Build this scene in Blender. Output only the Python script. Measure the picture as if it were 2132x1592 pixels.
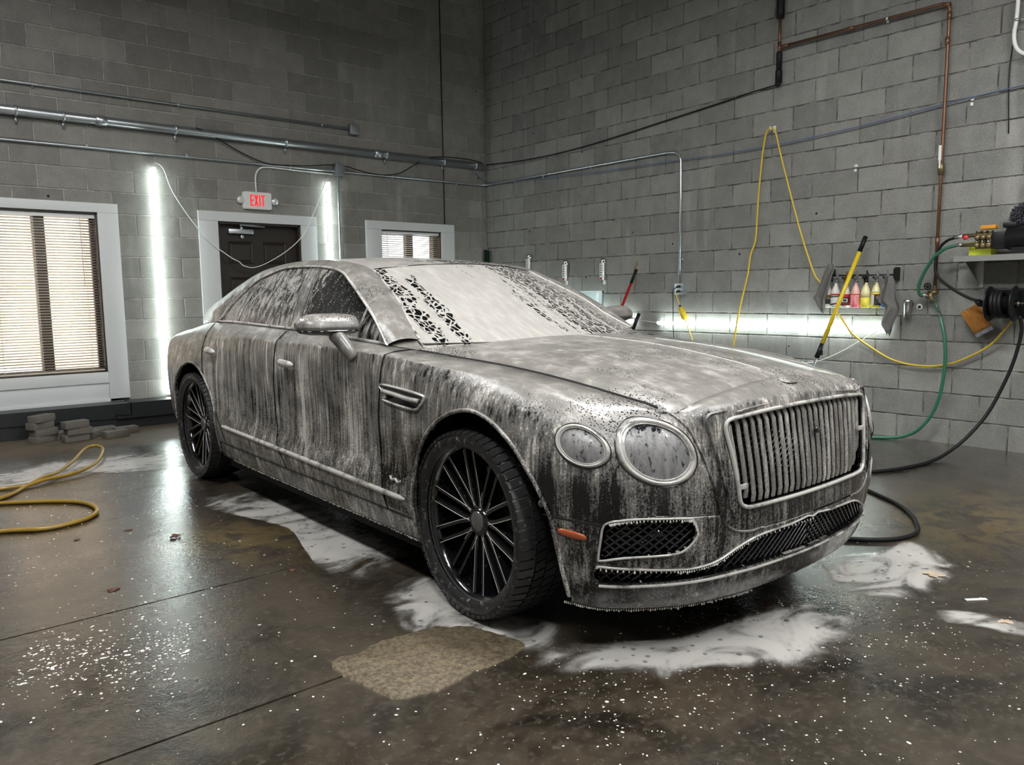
import bpy, bmesh, math, random
import numpy as np
from mathutils import Vector, Matrix
random.seed(7); np.random.seed(7)
SC=bpy.context.scene
COL=SC.collection
for o in list(bpy.data.objects): bpy.data.objects.remove(o)

# ------------------------------------------------------------------ camera
# room frame: corner of the two block walls at the origin, back wall y=0 (towards -x), right wall x=0 (towards -y), metres
CAM_POS=Vector((-6.488,-8.245,1.2666)); CAM_YAW=0.873888; CAM_PITCH=-0.114227; CAM_ROLL=-0.011393; CAM_F=1609.77
cd=bpy.data.cameras.new('camera'); cam=bpy.data.objects.new('camera',cd); COL.objects.link(cam)
cd.sensor_fit='HORIZONTAL'; cd.sensor_width=36.0; cd.lens=CAM_F/2132.0*36.0; cd.clip_start=.05; cd.clip_end=100
_fw=Vector((math.cos(CAM_PITCH)*math.cos(CAM_YAW),math.cos(CAM_PITCH)*math.sin(CAM_YAW),math.sin(CAM_PITCH)))
_rt=Vector((math.sin(CAM_YAW),-math.cos(CAM_YAW),0)); _up=_rt.cross(_fw)
_r2=math.cos(CAM_ROLL)*_rt+math.sin(CAM_ROLL)*_up; _u2=-math.sin(CAM_ROLL)*_rt+math.cos(CAM_ROLL)*_up
_m=Matrix((( _r2.x,_u2.x,-_fw.x,CAM_POS.x),(_r2.y,_u2.y,-_fw.y,CAM_POS.y),(_r2.z,_u2.z,-_fw.z,CAM_POS.z),(0,0,0,1)))
cam.matrix_world=_m
SC.camera=cam

# ------------------------------------------------------------------ world (overcast winter daylight outside the windows) and exposure
W=bpy.data.worlds.new('world'); SC.world=W; W.use_nodes=True
_b=W.node_tree.nodes['Background']; _b.inputs[0].default_value=(.93,.97,1,1); _b.inputs[1].default_value=6.0
SC.view_settings.view_transform='Standard'; SC.view_settings.look='None'; SC.view_settings.gamma=1.0
SC.view_settings.use_curve_mapping=False; SC.view_settings.exposure=0.22
LED=22.0          # radiance of the wall LED tubes
CEIL=58.0          # radiance of the hanging ceiling strips

# ------------------------------------------------------------------ helpers
def link(o,parent=None):
    COL.objects.link(o)
    if parent is not None: o.parent=parent
    return o
def mesh_obj(name,verts,faces,mat=None,parent=None,smooth=True,loc=None):
    me=bpy.data.meshes.new(name); me.from_pydata([tuple(map(float,v)) for v in verts],[],[tuple(int(i) for i in f) for f in faces]); me.update()
    if smooth: me.polygons.foreach_set('use_smooth',[True]*len(me.polygons))
    if mat is not None: me.materials.append(mat)
    o=link(bpy.data.objects.new(name,me),parent)
    if loc is not None: o.location=loc
    return o
class MB:
    """collects shapes into one mesh"""
    def __init__(s): s.v=[];s.f=[]
    def add(s,v,f):
        n=len(s.v); s.v+= [tuple(map(float,p)) for p in v]; s.f+=[tuple(i+n for i in q) for q in f]; return s
    def box(s,a,b,bev=0.0):
        x0,y0,z0=[min(a[i],b[i]) for i in range(3)]; x1,y1,z1=[max(a[i],b[i]) for i in range(3)]
        if bev<=0:
            return s.add([(x0,y0,z0),(x1,y0,z0),(x1,y1,z0),(x0,y1,z0),(x0,y0,z1),(x1,y0,z1),(x1,y1,z1),(x0,y1,z1)],[(3,2,1,0),(4,5,6,7),(0,1,5,4),(1,2,6,5),(2,3,7,6),(3,0,4,7)])
        bm=bmesh.new(); bmesh.ops.create_cube(bm,size=1)
        for v in bm.verts: v.co=Vector(((x0+x1)/2+v.co.x*(x1-x0),(y0+y1)/2+v.co.y*(y1-y0),(z0+z1)/2+v.co.z*(z1-z0)))
        bmesh.ops.bevel(bm,geom=list(bm.edges),offset=bev,segments=2,affect='EDGES',profile=.6)
        bm.verts.ensure_lookup_table(); bm.verts.index_update()
        s.add([v.co for v in bm.verts],[[v.index for v in f.verts] for f in bm.faces]); bm.free(); return s
    def tube(s,pts,r,n=8,caps=True,close=False):
        pts=[Vector(p) for p in pts]; N=len(pts); rr=r if hasattr(r,'__len__') else [r]*N
        tg=[]
        for i in range(N):
            if close: t=pts[(i+1)%N]-pts[i-1]
            else: t=pts[min(i+1,N-1)]-pts[max(i-1,0)]
            tg.append(t.normalized() if t.length>1e-9 else Vector((0,0,1)))
        up=Vector((0,0,1)) if abs(tg[0].z)<.9 else Vector((1,0,0))
        nx=tg[0].cross(up).normalized(); base=len(s.v); vs=[];fs=[]
        for i in range(N):
            nx=(nx-tg[i]*nx.dot(tg[i])); nx=nx.normalized() if nx.length>1e-6 else tg[i].orthogonal().normalized()
            ny=tg[i].cross(nx)
            for k in range(n):
                a=2*math.pi*k/n; vs.append(pts[i]+(nx*math.cos(a)+ny*math.sin(a))*rr[i])
        M=N if close else N-1
        for i in range(M):
            for k in range(n):
                a=i*n+k;b=i*n+(k+1)%n;c=((i+1)%N)*n+(k+1)%n;d=((i+1)%N)*n+k; fs.append((a,b,c,d))
        if caps and not close: fs.append(tuple(range(n-1,-1,-1))); fs.append(tuple((N-1)*n+k for k in range(n)))
        return s.add(vs,fs)
    def lathe(s,prof,n=24,axis='z',org=(0,0,0),cap=True):
        """prof: list of (radius, height along axis)"""
        vs=[];fs=[]
        for (r,h) in prof:
            for k in range(n):
                a=2*math.pi*k/n; c,q=r*math.cos(a),r*math.sin(a)
                p={'z':(c,q,h),'y':(c,h,q),'x':(h,c,q)}[axis]; vs.append((p[0]+org[0],p[1]+org[1],p[2]+org[2]))
        for i in range(len(prof)-1):
            for k in range(n):
                a,b,c,d=i*n+k,i*n+(k+1)%n,(i+1)*n+(k+1)%n,(i+1)*n+k
                fs.append((a,b,c,d) if axis!='y' else (d,c,b,a))
        if cap:
            fs.append(tuple(range(n-1,-1,-1))); fs.append(tuple((len(prof)-1)*n+k for k in range(n)))
        return s.add(vs,fs)
    def grid(s,G,flip=False):
        G=np.asarray(G); a,b=G.shape[:2]; vs=G.reshape(-1,3)
        fs=[]
        for i in range(a-1):
            for j in range(b-1):
                q=(i*b+j,i*b+j+1,(i+1)*b+j+1,(i+1)*b+j); fs.append(q[::-1] if flip else q)
        return s.add(vs,fs)
    def obj(s,name,mat=None,parent=None,smooth=False,loc=None,rot=None):
        o=mesh_obj(name,s.v,s.f,mat,parent,smooth,loc)
        if rot is not None: o.rotation_euler=rot
        return o
def shade_auto(o,ang=35):
    me=o.data
    me.polygons.foreach_set('use_smooth',[True]*len(me.polygons))
    try: me.set_sharp_from_angle(angle=math.radians(ang))
    except Exception: pass
    return o
def tag(o,label,cat,group=None):
    o['label']=label; o['category']=cat
    if group: o['group']=group
    return o
def thing(name,label,cat,loc=(0,0,0),rz=0,group=None,kind=None):
    o=link(bpy.data.objects.new(name,None)); o.empty_display_size=.05; o.location=loc; o.rotation_euler=(0,0,rz)
    tag(o,label,cat,group)
    return o
def struct(o): o['kind']='structure'; return o
def cr(pts,n=8,closed=False):
    """catmull-rom through points"""
    P=[np.array(p,float) for p in pts]; out=[]; N=len(P)
    R=range(N if closed else N-1)
    for i in R:
        p1,p2=P[i],P[(i+1)%N]
        p0=P[i-1] if (closed or i>0) else 2*p1-p2
        p3=P[(i+2)%N] if (closed or i+2<N) else 2*p2-p1
        for k in range(n):
            t=k/n; out.append(.5*((2*p1)+(-p0+p2)*t+(2*p0-5*p1+4*p2-p3)*t*t+(-p0+3*p1-3*p2+p3)*t**3))
    if not closed: out.append(P[-1])
    return out

# ------------------------------------------------------------------ car body surface (control net)
# control net rows (bottom->top) x columns (rear centre -> side -> front centre); entries (x, w, z), w = half width
COLS=20
def _rows():
    r=[]
    #      c0            c1              c2              c3             c4             c5             c6             c7             c8             c9             c10            c11           c12           c13           c14           c15           c16           c17           c18          c19
    r.append([(-4.30,0,.34),(-4.27,.40,.34),(-4.15,.66,.33),(-3.95,.82,.30),(-3.62,.91,.24),(-3.194,.92,.22),(-2.72,.922,.215),(-2.2,.925,.212),(-1.5,.925,.21),(-.80,.925,.21),(-.40,.93,.21),(0,.93,.20),(.30,.925,.195),(.47,.885,.19),(.585,.835,.185),(.69,.715,.182),(.765,.575,.18),(.808,.42,.18),(.836,.20,.18),(.844,0,.18)])
    r.append([(-4.36,0,.45),(-4.33,.43,.45),(-4.19,.70,.43),(-3.97,.86,.40),(-3.63,.945,.35),(-3.194,.95,.32),(-2.72,.95,.305),(-2.2,.952,.30),(-1.5,.952,.30),(-.80,.952,.30),(-.40,.955,.30),(0,.955,.29),(.30,.945,.275),(.485,.905,.255),(.61,.855,.245),(.72,.735,.24),(.80,.59,.237),(.845,.43,.235),(.873,.20,.235),(.88,0,.235)])
    r.append([(-4.40,0,.55),(-4.37,.44,.55),(-4.22,.72,.53),(-3.98,.88,.50),(-3.64,.96,.46),(-3.194,.968,.44),(-2.72,.972,.425),(-2.2,.974,.415),(-1.5,.974,.405),(-.80,.974,.40),(-.40,.974,.40),(0,.972,.40),(.30,.962,.40),(.495,.925,.40),(.63,.872,.40),(.75,.748,.40),(.83,.60,.40),(.872,.44,.40),(.897,.20,.40),(.903,0,.40)])
    r.append([(-4.42,0,.65),(-4.39,.45,.65),(-4.235,.735,.64),(-3.985,.89,.62),(-3.645,.968,.58),(-3.194,.978,.56),(-2.72,.965,.55),(-2.2,.948,.545),(-1.5,.946,.54),(-.80,.950,.54),(-.40,.962,.54),(0,.975,.54),(.30,.968,.54),(.498,.935,.54),(.635,.882,.53),(.755,.758,.525),(.832,.613,.52),(.874,.455,.515),(.897,.20,.51),(.903,0,.51)])
    r.append([(-4.42,0,.76),(-4.39,.46,.76),(-4.235,.742,.76),(-3.985,.893,.745),(-3.645,.972,.72),(-3.194,.984,.70),(-2.72,.966,.695),(-2.2,.947,.69),(-1.5,.945,.69),(-.80,.950,.69),(-.40,.968,.69),(0,.982,.69),(.30,.972,.68),(.49,.938,.665),(.62,.887,.65),(.738,.765,.64),(.818,.628,.64),(.863,.48,.64),(.887,.22,.64),(.893,0,.64)])
    r.append([(-4.40,0,.88),(-4.37,.46,.88),(-4.22,.74,.88),(-3.975,.885,.865),(-3.64,.962,.84),(-3.194,.974,.825),(-2.72,.962,.82),(-2.2,.950,.82),(-1.5,.950,.82),(-.80,.952,.82),(-.40,.966,.82),(0,.975,.815),(.29,.960,.80),(.465,.925,.785),(.59,.873,.77),(.703,.763,.755),(.79,.638,.755),(.842,.505,.762),(.868,.25,.775),(.874,0,.778)])
    r.append([(-4.36,0,.97),(-4.33,.45,.97),(-4.19,.72,.97),(-3.96,.855,.955),(-3.63,.925,.945),(-3.194,.944,.93),(-2.72,.952,.925),(-2.2,.950,.925),(-1.5,.950,.925),(-.80,.952,.925),(-.40,.955,.925),(0,.948,.915),(.27,.925,.89),(.43,.893,.858),(.552,.848,.832),(.662,.755,.815),(.755,.640,.84),(.822,.525,.85),(.852,.27,.868),(.858,0,.872)])
    r.append([(-4.30,0,1.00),(-4.27,.42,1.00),(-4.13,.67,1.00),(-3.92,.79,1.00),(-3.61,.862,1.005),(-3.194,.898,1.01),(-2.72,.930,1.012),(-2.2,.938,1.014),(-1.5,.942,1.013),(-.80,.942,1.008),(-.40,.928,1.000),(0,.895,.980),(.25,.868,.945),(.405,.838,.908),(.52,.800,.878),(.62,.735,.860),(.715,.640,.872),(.792,.530,.884),(.825,.28,.900),(.83,0,.903)])
    r.append([(-4.15,0,1.03),(-4.12,.38,1.03),(-4.00,.58,1.03),(-3.86,.66,1.035),(-3.58,.745,1.06),(-3.194,.812,1.092),(-2.72,.845,1.102),(-2.2,.852,1.093),(-1.5,.856,1.075),(-.80,.84,1.04),(-.40,.735,1.000),(0,.715,.975),(.26,.70,.948),(.42,.685,.925),(.535,.673,.906),(.64,.658,.888),(.745,.640,.868),(.745,.50,.896),(.745,.25,.927),(.745,0,.941)])
    return np.array(r,float)
NET=_rows(); NR,NC=NET.shape[:2]
_sk=np.zeros(NC)
for j in range(1,NC): _sk[j]=_sk[j-1]+np.mean(np.linalg.norm(NET[1:7,j]-NET[1:7,j-1],axis=1))
_vk=np.array([0,.09,.22,.36,.50,.63,.74,.84,1.0])
def _tan(P,k,axis):
    P=np.moveaxis(P,axis,0); n=len(k); T=np.zeros_like(P)
    h=np.diff(k); d=np.diff(P,axis=0)/h.reshape(-1,*([1]*(P.ndim-1)))
    for i in range(1,n-1): T[i]=(d[i-1]*h[i]+d[i]*h[i-1])/(h[i-1]+h[i])
    T[0]=1.5*d[0]-.5*T[1]; T[-1]=1.5*d[-1]-.5*T[-2]
    return np.moveaxis(T,0,axis)
_N=NET.copy()
_Ts=_tan(_N,_sk,1); _Ts[:,-1,0]=0; _Ts[:,-1,2]=0   # mirror symmetry at the front centre
_Ts[:,0,0]=0; _Ts[:,0,2]=0
_TvL=_tan(_N,_vk,0); _TsvL=_tan(_Ts,_vk,0); _TvU=_TvL.copy(); _TsvU=_TsvL.copy()
_cw=np.array([0,0,0,0,.2,.6,.9,1,1,1,1,1,.9,.8,.7,.4,0,0,0,0])[:,None]   # how sharp the shoulder crease is, column by column
for A_,N_ in ((_TvL,_N),(_TsvL,_Ts)):
    lo=(N_[7]-N_[6])/(_vk[7]-_vk[6]); A_[7]=A_[7]*(1-.75*_cw)+lo*.75*_cw
for A_,N_ in ((_TvU,_N),(_TsvU,_Ts)):
    hi=(N_[8]-N_[7])/(_vk[8]-_vk[7]); A_[7]=A_[7]*(1-.75*_cw)+hi*.75*_cw
def _h(t): t2=t*t;t3=t2*t; return 2*t3-3*t2+1,t3-2*t2+t,-2*t3+3*t2,t3-t2
def surf(s,v):
    """point (x,w,z) on the belt surface for parameters s,v (arrays)"""
    s=np.asarray(s,float);v=np.asarray(v,float)
    j=np.clip(np.searchsorted(_sk,s,side='right')-1,0,NC-2); i=np.clip(np.searchsorted(_vk,v,side='right')-1,0,NR-2)
    hs=_sk[j+1]-_sk[j]; hv=_vk[i+1]-_vk[i]
    a=_h((s-_sk[j])/hs); b=_h((v-_vk[i])/hv)
    def row(ii,N,T): return (a[0][...,None]*N[ii,j]+(a[1]*hs)[...,None]*T[ii,j]+a[2][...,None]*N[ii,j+1]+(a[3]*hs)[...,None]*T[ii,j+1])
    return b[0][...,None]*row(i,_N,_Ts)+(b[1]*hv)[...,None]*row(i,_TvU,_TsvU)+b[2][...,None]*row(i+1,_N,_Ts)+(b[3]*hv)[...,None]*row(i+1,_TvL,_TsvL)
SMAX=_sk[-1]
_S=np.linspace(0,SMAX,500); _V=np.linspace(0,1,161)
_G=surf(*np.meshgrid(_S,_V,indexing='ij'))
def v_of_z(s,z):
    s=np.atleast_1d(s).astype(float);z=np.atleast_1d(z).astype(float)
    k=np.clip(s/SMAX*499,0,498.999);k0=k.astype(int);f=k-k0
    out=np.empty(len(s))
    for n in range(len(s)):
        zz=_G[k0[n],:,2]*(1-f[n])+_G[k0[n]+1,:,2]*f[n]
        out[n]=np.interp(z[n],np.maximum.accumulate(zz),_V)
    return out
def s_of(val,z,comp):
    """parameter s where the surface at height z has x=val (comp 0) or w=val (comp 1, front part)"""
    v=np.array([v_of_z([s],[z])[0] for s in _S[::4]])
    P=surf(_S[::4],v)
    if comp==0: return float(np.interp(val,np.maximum.accumulate(P[:,0]),_S[::4]))
    k=np.where(_S[::4]>_sk[9])[0]; w=P[k,1]; m=int(np.argmax(w)); k=k[m:]; w=w[m:]
    return float(np.interp(-val,-w,_S[::4][k]))
def frame(s,v):
    e=1e-3
    P=surf(s,v);a=surf(np.minimum(np.asarray(s)+e,SMAX),v)-surf(np.asarray(s)-e,v);b=surf(s,np.minimum(np.asarray(v)+e,1))-surf(s,np.maximum(np.asarray(v)-e,0))
    return P,a,b

# ------------------------------------------------------------------ materials (all procedural)
class NT:
    def __init__(s,name):
        s.m=bpy.data.materials.new(name); s.m.use_nodes=True; s.t=s.m.node_tree; s.t.nodes.clear()
        s.out=s.t.nodes.new('ShaderNodeOutputMaterial'); s._c=None
    def n(s,typ,**kw):
        nd=s.t.nodes.new('ShaderNode'+typ)
        for k,v in kw.items(): setattr(nd,k,v)
        return nd
    def l(s,a,b): s.t.links.new(a,b)
    def put(s,sock,val):
        if hasattr(val,'is_output') or isinstance(val,bpy.types.NodeSocket): s.l(val,sock)
        elif isinstance(val,(tuple,list)) and sock.type=='RGBA' and len(val)==3: sock.default_value=(*val,1)
        else: sock.default_value=val
    def coord(s,kind='Object'):
        if s._c is None: s._c=s.n('TexCoord')
        return s._c.outputs[kind]
    def scaled(s,sc,kind='Object',rot=(0,0,0)):
        m=s.n('Mapping'); s.l(s.coord(kind),m.inputs[0]); m.inputs['Scale'].default_value=sc; m.inputs['Rotation'].default_value=rot; return m.outputs[0]
    def noise(s,vec=None,scale=5,detail=4,rough=.5,dist=0,w=None):
        d=s.n('TexNoise'); 
        if vec is None: vec=s.coord()
        s.l(vec,d.inputs['Vector']); d.inputs['Scale'].default_value=scale; d.inputs['Detail'].default_value=detail; d.inputs['Roughness'].default_value=rough; d.inputs['Distortion'].default_value=dist
        return d.outputs['Fac']
    def vor(s,vec=None,scale=5,feature='F1',rand=1.0):
        d=s.n('TexVoronoi',feature=feature)
        if vec is None: vec=s.coord()
        s.l(vec,d.inputs['Vector']); d.inputs['Scale'].default_value=scale; d.inputs['Randomness'].default_value=rand
        return d.outputs['Distance']
    def ramp(s,fac,stops,interp='LINEAR'):
        r=s.n('ValToRGB'); r.color_ramp.interpolation=interp; e=r.color_ramp.elements
        while len(e)<len(stops): e.new(.5)
        for k,(p,c) in enumerate(stops):
            e[k].position=p; e[k].color=(c,c,c,1) if isinstance(c,(int,float)) else (*c,1)
        s.l(fac,r.inputs[0]); return r.outputs[0]
    def math(s,op,a,b=0.0,c=None,clamp=False):
        m=s.n('Math',operation=op,use_clamp=clamp); s.put(m.inputs[0],a); s.put(m.inputs[1],b)
        if c is not None: s.put(m.inputs[2],c)
        return m.outputs[0]
    def ss(s,x,a,b):
        m=s.n('MapRange',interpolation_type='SMOOTHSTEP'); s.put(m.inputs[0],x); m.inputs[1].default_value=a; m.inputs[2].default_value=b; return m.outputs[0]
    def mix(s,f,a,b):
        m=s.n('Mix',data_type='RGBA'); s.put(m.inputs[0],f); s.put(m.inputs[6],a); s.put(m.inputs[7],b); return m.outputs[2]
    def mixf(s,f,a,b):
        m=s.n('Mix',data_type='FLOAT'); s.put(m.inputs[0],f); s.put(m.inputs[2],a); s.put(m.inputs[3],b); return m.outputs[0]
    def bump(s,h,strength=.3,dist=.01,normal=None):
        b=s.n('Bump'); b.inputs['Strength'].default_value=strength; b.inputs['Distance'].default_value=dist; s.l(h,b.inputs['Height'])
        if normal is not None: s.l(normal,b.inputs['Normal'])
        return b.outputs[0]
    def bsdf(s,color=(.5,.5,.5),rough=.5,metal=0,normal=None,coat=0,coat_r=.05,trans=0,ior=1.5,emit=None,es=0,spec=.5,sub=0,alpha=1.0,coat_n=True):
        p=s.n('BsdfPrincipled'); s.put(p.inputs['Base Color'],color); s.put(p.inputs['Roughness'],rough); s.put(p.inputs['Metallic'],metal)
        p.inputs['IOR'].default_value=ior; s.put(p.inputs['Coat Weight'],coat); p.inputs['Coat Roughness'].default_value=coat_r
        s.put(p.inputs['Transmission Weight'],trans); s.put(p.inputs['Specular IOR Level'],spec); s.put(p.inputs['Alpha'],alpha)
        if normal is not None:
            s.l(normal,p.inputs['Normal'])
            if coat_n: s.l(normal,p.inputs['Coat Normal'])
        if emit is not None: s.put(p.inputs['Emission Color'],emit); p.inputs['Emission Strength'].default_value=es
        return p.outputs[0]
    def done(s,sh): s.l(sh,s.out.inputs[0]); return s.m
def simple(name,color,rough=.5,metal=0,coat=0,nscale=0,nvar=.15,bump=0,spec=.5):
    t=NT(name); c=color; nm=None
    if nscale:
        f=t.noise(scale=nscale,detail=5)
        c=t.mix(f,tuple(v*(1-nvar) for v in color),tuple(min(1,v*(1+nvar)) for v in color))
        if bump: nm=t.bump(t.noise(scale=nscale*6,detail=3),bump,.004)
    return t.done(t.bsdf(c,rough,metal,nm,coat,spec=spec))
def emis(name,color,strength):
    t=NT(name); e=t.n('Emission'); e.inputs[0].default_value=(*color,1); e.inputs[1].default_value=strength; return t.done(e.outputs[0])
M={}
def block_mat(name,base,warm):
    t=NT(name); oi=t.n('ObjectInfo'); geo=t.n('NewGeometry')
    wp=geo.outputs['Position']
    big=t.noise(wp,.9,3,.55); mid=t.noise(wp,6,5,.65); fine=t.noise(wp,95,3,.7); stain=t.noise(t_vec(t,wp,(3.2,3.2,.55)),1.3,5,.6)
    c=t.mix(t.ss(mid,.3,.7),tuple(v*.86 for v in base),tuple(v*1.1 for v in base))
    c=t.mix(t.ss(oi.outputs['Random'],.0,1.0),t.mix(.16,c,(.02,.02,.02)),t.mix(.10,c,(.6,.58,.54)))
    c=t.mix(t.math('MULTIPLY',t.ss(big,.45,.7),.35),c,warm)
    c=t.mix(t.math('MULTIPLY',t.ss(stain,.55,.75),.22),c,(.62,.61,.58))
    c=t.mix(t.math('MULTIPLY',t.ss(fine,.54,.66),.42),c,tuple(v*.45 for v in base))
    c=t.mix(t.math('MULTIPLY',t.ss(fine,.46,.36),.30),c,tuple(min(1,v*1.7) for v in base))
    dots=t.math('LESS_THAN',t.vor(wp,4.2),.050); c=t.mix(t.math('MULTIPLY',dots,t.math('GREATER_THAN',t.noise(wp,2.1,1),.52)),c,(.02,.02,.018))
    h=t.math('ADD',t.math('MULTIPLY',fine,.6),t.math('MULTIPLY',t.noise(wp,60,3,.6),.5))
    return t.done(t.bsdf(c,.86,0,t.bump(h,.45,.004),spec=.25))
def t_vec(t,v,sc):
    m=t.n('Mapping'); t.l(v,m.inputs[0]); m.inputs['Scale'].default_value=sc; return m.outputs[0]
M['block_b']=block_mat('block_back',(.235,.228,.21),(.19,.175,.145))
M['block_r']=block_mat('block_right',(.235,.235,.22),(.21,.20,.175))
def mortar():
    t=NT('mortar'); geo=t.n('NewGeometry'); wp=geo.outputs['Position']
    f=t.noise(wp,14,4,.6); c=t.mix(t.ss(f,.3,.7),(.29,.28,.255),(.50,.48,.44))
    return t.done(t.bsdf(c,.9,0,t.bump(t.noise(wp,120,2),.4,.003),spec=.2))
M['mortar']=mortar()
t=NT('mortar_dark'); geo=t.n('NewGeometry'); wp=geo.outputs['Position']; M['mortar_r']=t.done(t.bsdf(t.mix(t.ss(t.noise(wp,9,4,.6),.35,.68),(.075,.073,.068),(.34,.33,.30)),.9,0,t.bump(t.noise(wp,120,2),.4,.003),spec=.2))
M['white']=simple('white_trim_paint',(.62,.64,.64),.45,0,0,3,.05)
M['white_pl']=simple('white_plastic',(.78,.78,.76),.4)
M['slat']=simple('blind_slat',(.70,.64,.54),.4,0,0,8,.05)
M['brown_fr']=simple('bronze_window_frame',(.030,.020,.014),.4)
M['door']=simple('dark_brown_door',(.022,.016,.012),.42,0,0,6,.2)
M['galv']=simple('galvanised_steel',(.58,.62,.65),.32,.9,0,14,.12)
M['galv_d']=simple('grey_steel_box',(.25,.27,.28),.42,.6,0,10,.15)
M['chrome']=simple('chrome',(.75,.76,.77),.16,1.0)
M['steel']=simple('brushed_steel',(.55,.55,.54),.3,.95,0,30,.12)
M['copper']=simple('copper_pipe',(.20,.105,.065),.48,.75,0,9,.45)
M['brass']=simple('aged_brass',(.22,.17,.09),.42,.8,0,30,.35)
M['black_pl']=simple('black_plastic',(.008,.008,.009),.38,0,0,20,.2,spec=.3)
M['black_rub']=simple('black_rubber',(.008,.008,.009),.5,0,0,30,.25,spec=.25)
M['black_paint']=simple('black_painted_beam',(.016,.018,.019),.42,0,0,5,.3)
M['dark']=simple('dark_void',(.003,.003,.003),.8)
M['blue']=simple('blue_line',(.09,.13,.25),.5)
M['yellow']=simple('yellow_cord',(.62,.44,.045),.4,0,0,9,.12)
M['yellow_h']=simple('mustard_hose',(.27,.165,.022),.38,0,.2,12,.2)
M['yellow_p']=simple('yellow_pole',(.70,.50,.02),.35)
M['yellow_s']=simple('yellow_green_sponge',(.62,.70,.05),.8,0,0,90,.2,.3)
M['orange']=simple('orange_sponge',(.62,.27,.03),.8,0,0,40,.2,.3)
M['mitt']=simple('orange_mitt',(.42,.18,.035),.95,0,0,120,.35,.6)
M['grey_cuff']=simple('grey_cuff',(.20,.20,.22),.9,0,0,60,.2)
M['green']=simple('green_hose',(.025,.14,.075),.38,0,.2,12,.15)
M['dkgreen']=simple('dark_green_bottle',(.006,.028,.022),.3)
M['red']=simple('red_pole',(.36,.012,.014),.32)
M['red_l']=simple('red_label',(.55,.03,.04),.5)
M['towel']=simple('grey_microfibre',(.155,.15,.14),.97,0,0,70,.2,.7)
M['brick_p']=simple('concrete_paver',(.13,.117,.10),.85,0,0,22,.3,.5)
M['paper']=simple('paper_strip',(.75,.73,.70),.7)
M['leaf']=simple('dead_leaf',(.085,.030,.016),.6,0,0,40,.35)
M['leaf2']=simple('pale_dead_leaf',(.42,.33,.24),.6,0,0,40,.3)
M['glassy']=None
t=NT('window_glass'); M['glass']=t.done(t.bsdf((.95,.97,.97),.02,0,None,0,trans=1.0,ior=1.05))
t=NT('mirror_panel'); M['panel']=t.done(t.bsdf((.62,.78,.78),.25,.25,None,.3))
M['clear']=simple('clear_lens',(.75,.78,.78),.12,.3)
M['led']=emis('led_tube_light',(.86,1.0,.97),LED)
M['ceil']=emis('ceiling_strip_light',(1.0,1.0,.985),CEIL)
M['exit_red']=emis('exit_letters_red',(1.0,.025,.03),1.1)
M['tripod']=None
def lit_plastic(name,col): 
    t=NT(name); return t.done(t.bsdf(col,.3,0,None,0,trans=.25,ior=1.3))
M['bot_white']=simple('bottle_white',(.72,.71,.66),.35)
M['bot_pink']=simple('bottle_pink_liquid',(.85,.20,.27),.3)
M['bot_pinkl']=simple('bottle_pink_tint',(.80,.48,.44),.35)
M['bot_yel']=simple('bottle_yellow_liquid',(.78,.70,.08),.3)
M['bot_yell']=simple('bottle_yellow_tint',(.75,.70,.40),.35)
M['bot_blue']=simple('bottle_blue_liquid',(.12,.25,.66),.3)
M['bot_bluel']=simple('bottle_blue_tint',(.48,.52,.66),.35)
M['lab_white']=simple('label_white',(.70,.72,.73),.5)
M['lab_black']=simple('label_black',(.02,.02,.022),.45)
M['grey_pl']=simple('grey_plastic',(.16,.16,.165),.45)
M['brown_pl']=simple('brown_plastic',(.16,.10,.02),.45)
M['duster']=simple('grey_fibres',(.06,.062,.075),.95,0,0,80,.4,.5)
M['snow']=simple('snow',(.9,.92,.95),.8,0,0,2,.06)
t=NT('outside_brick'); geo=t.n('NewGeometry'); b=t.n('TexBrick'); mp=t.n('Mapping'); t.l(geo.outputs['Position'],mp.inputs[0]); mp.inputs['Rotation'].default_value=(math.pi/2,0,0); t.l(mp.outputs[0],b.inputs[0])
b.inputs['Color1'].default_value=(.56,.40,.28,1); b.inputs['Color2'].default_value=(.64,.48,.34,1); b.inputs['Mortar'].default_value=(.66,.58,.48,1); b.inputs['Scale'].default_value=4.0; b.inputs['Mortar Size'].default_value=.012
M['outbrick']=t.done(t.bsdf(b.outputs[0],.9))

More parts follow.
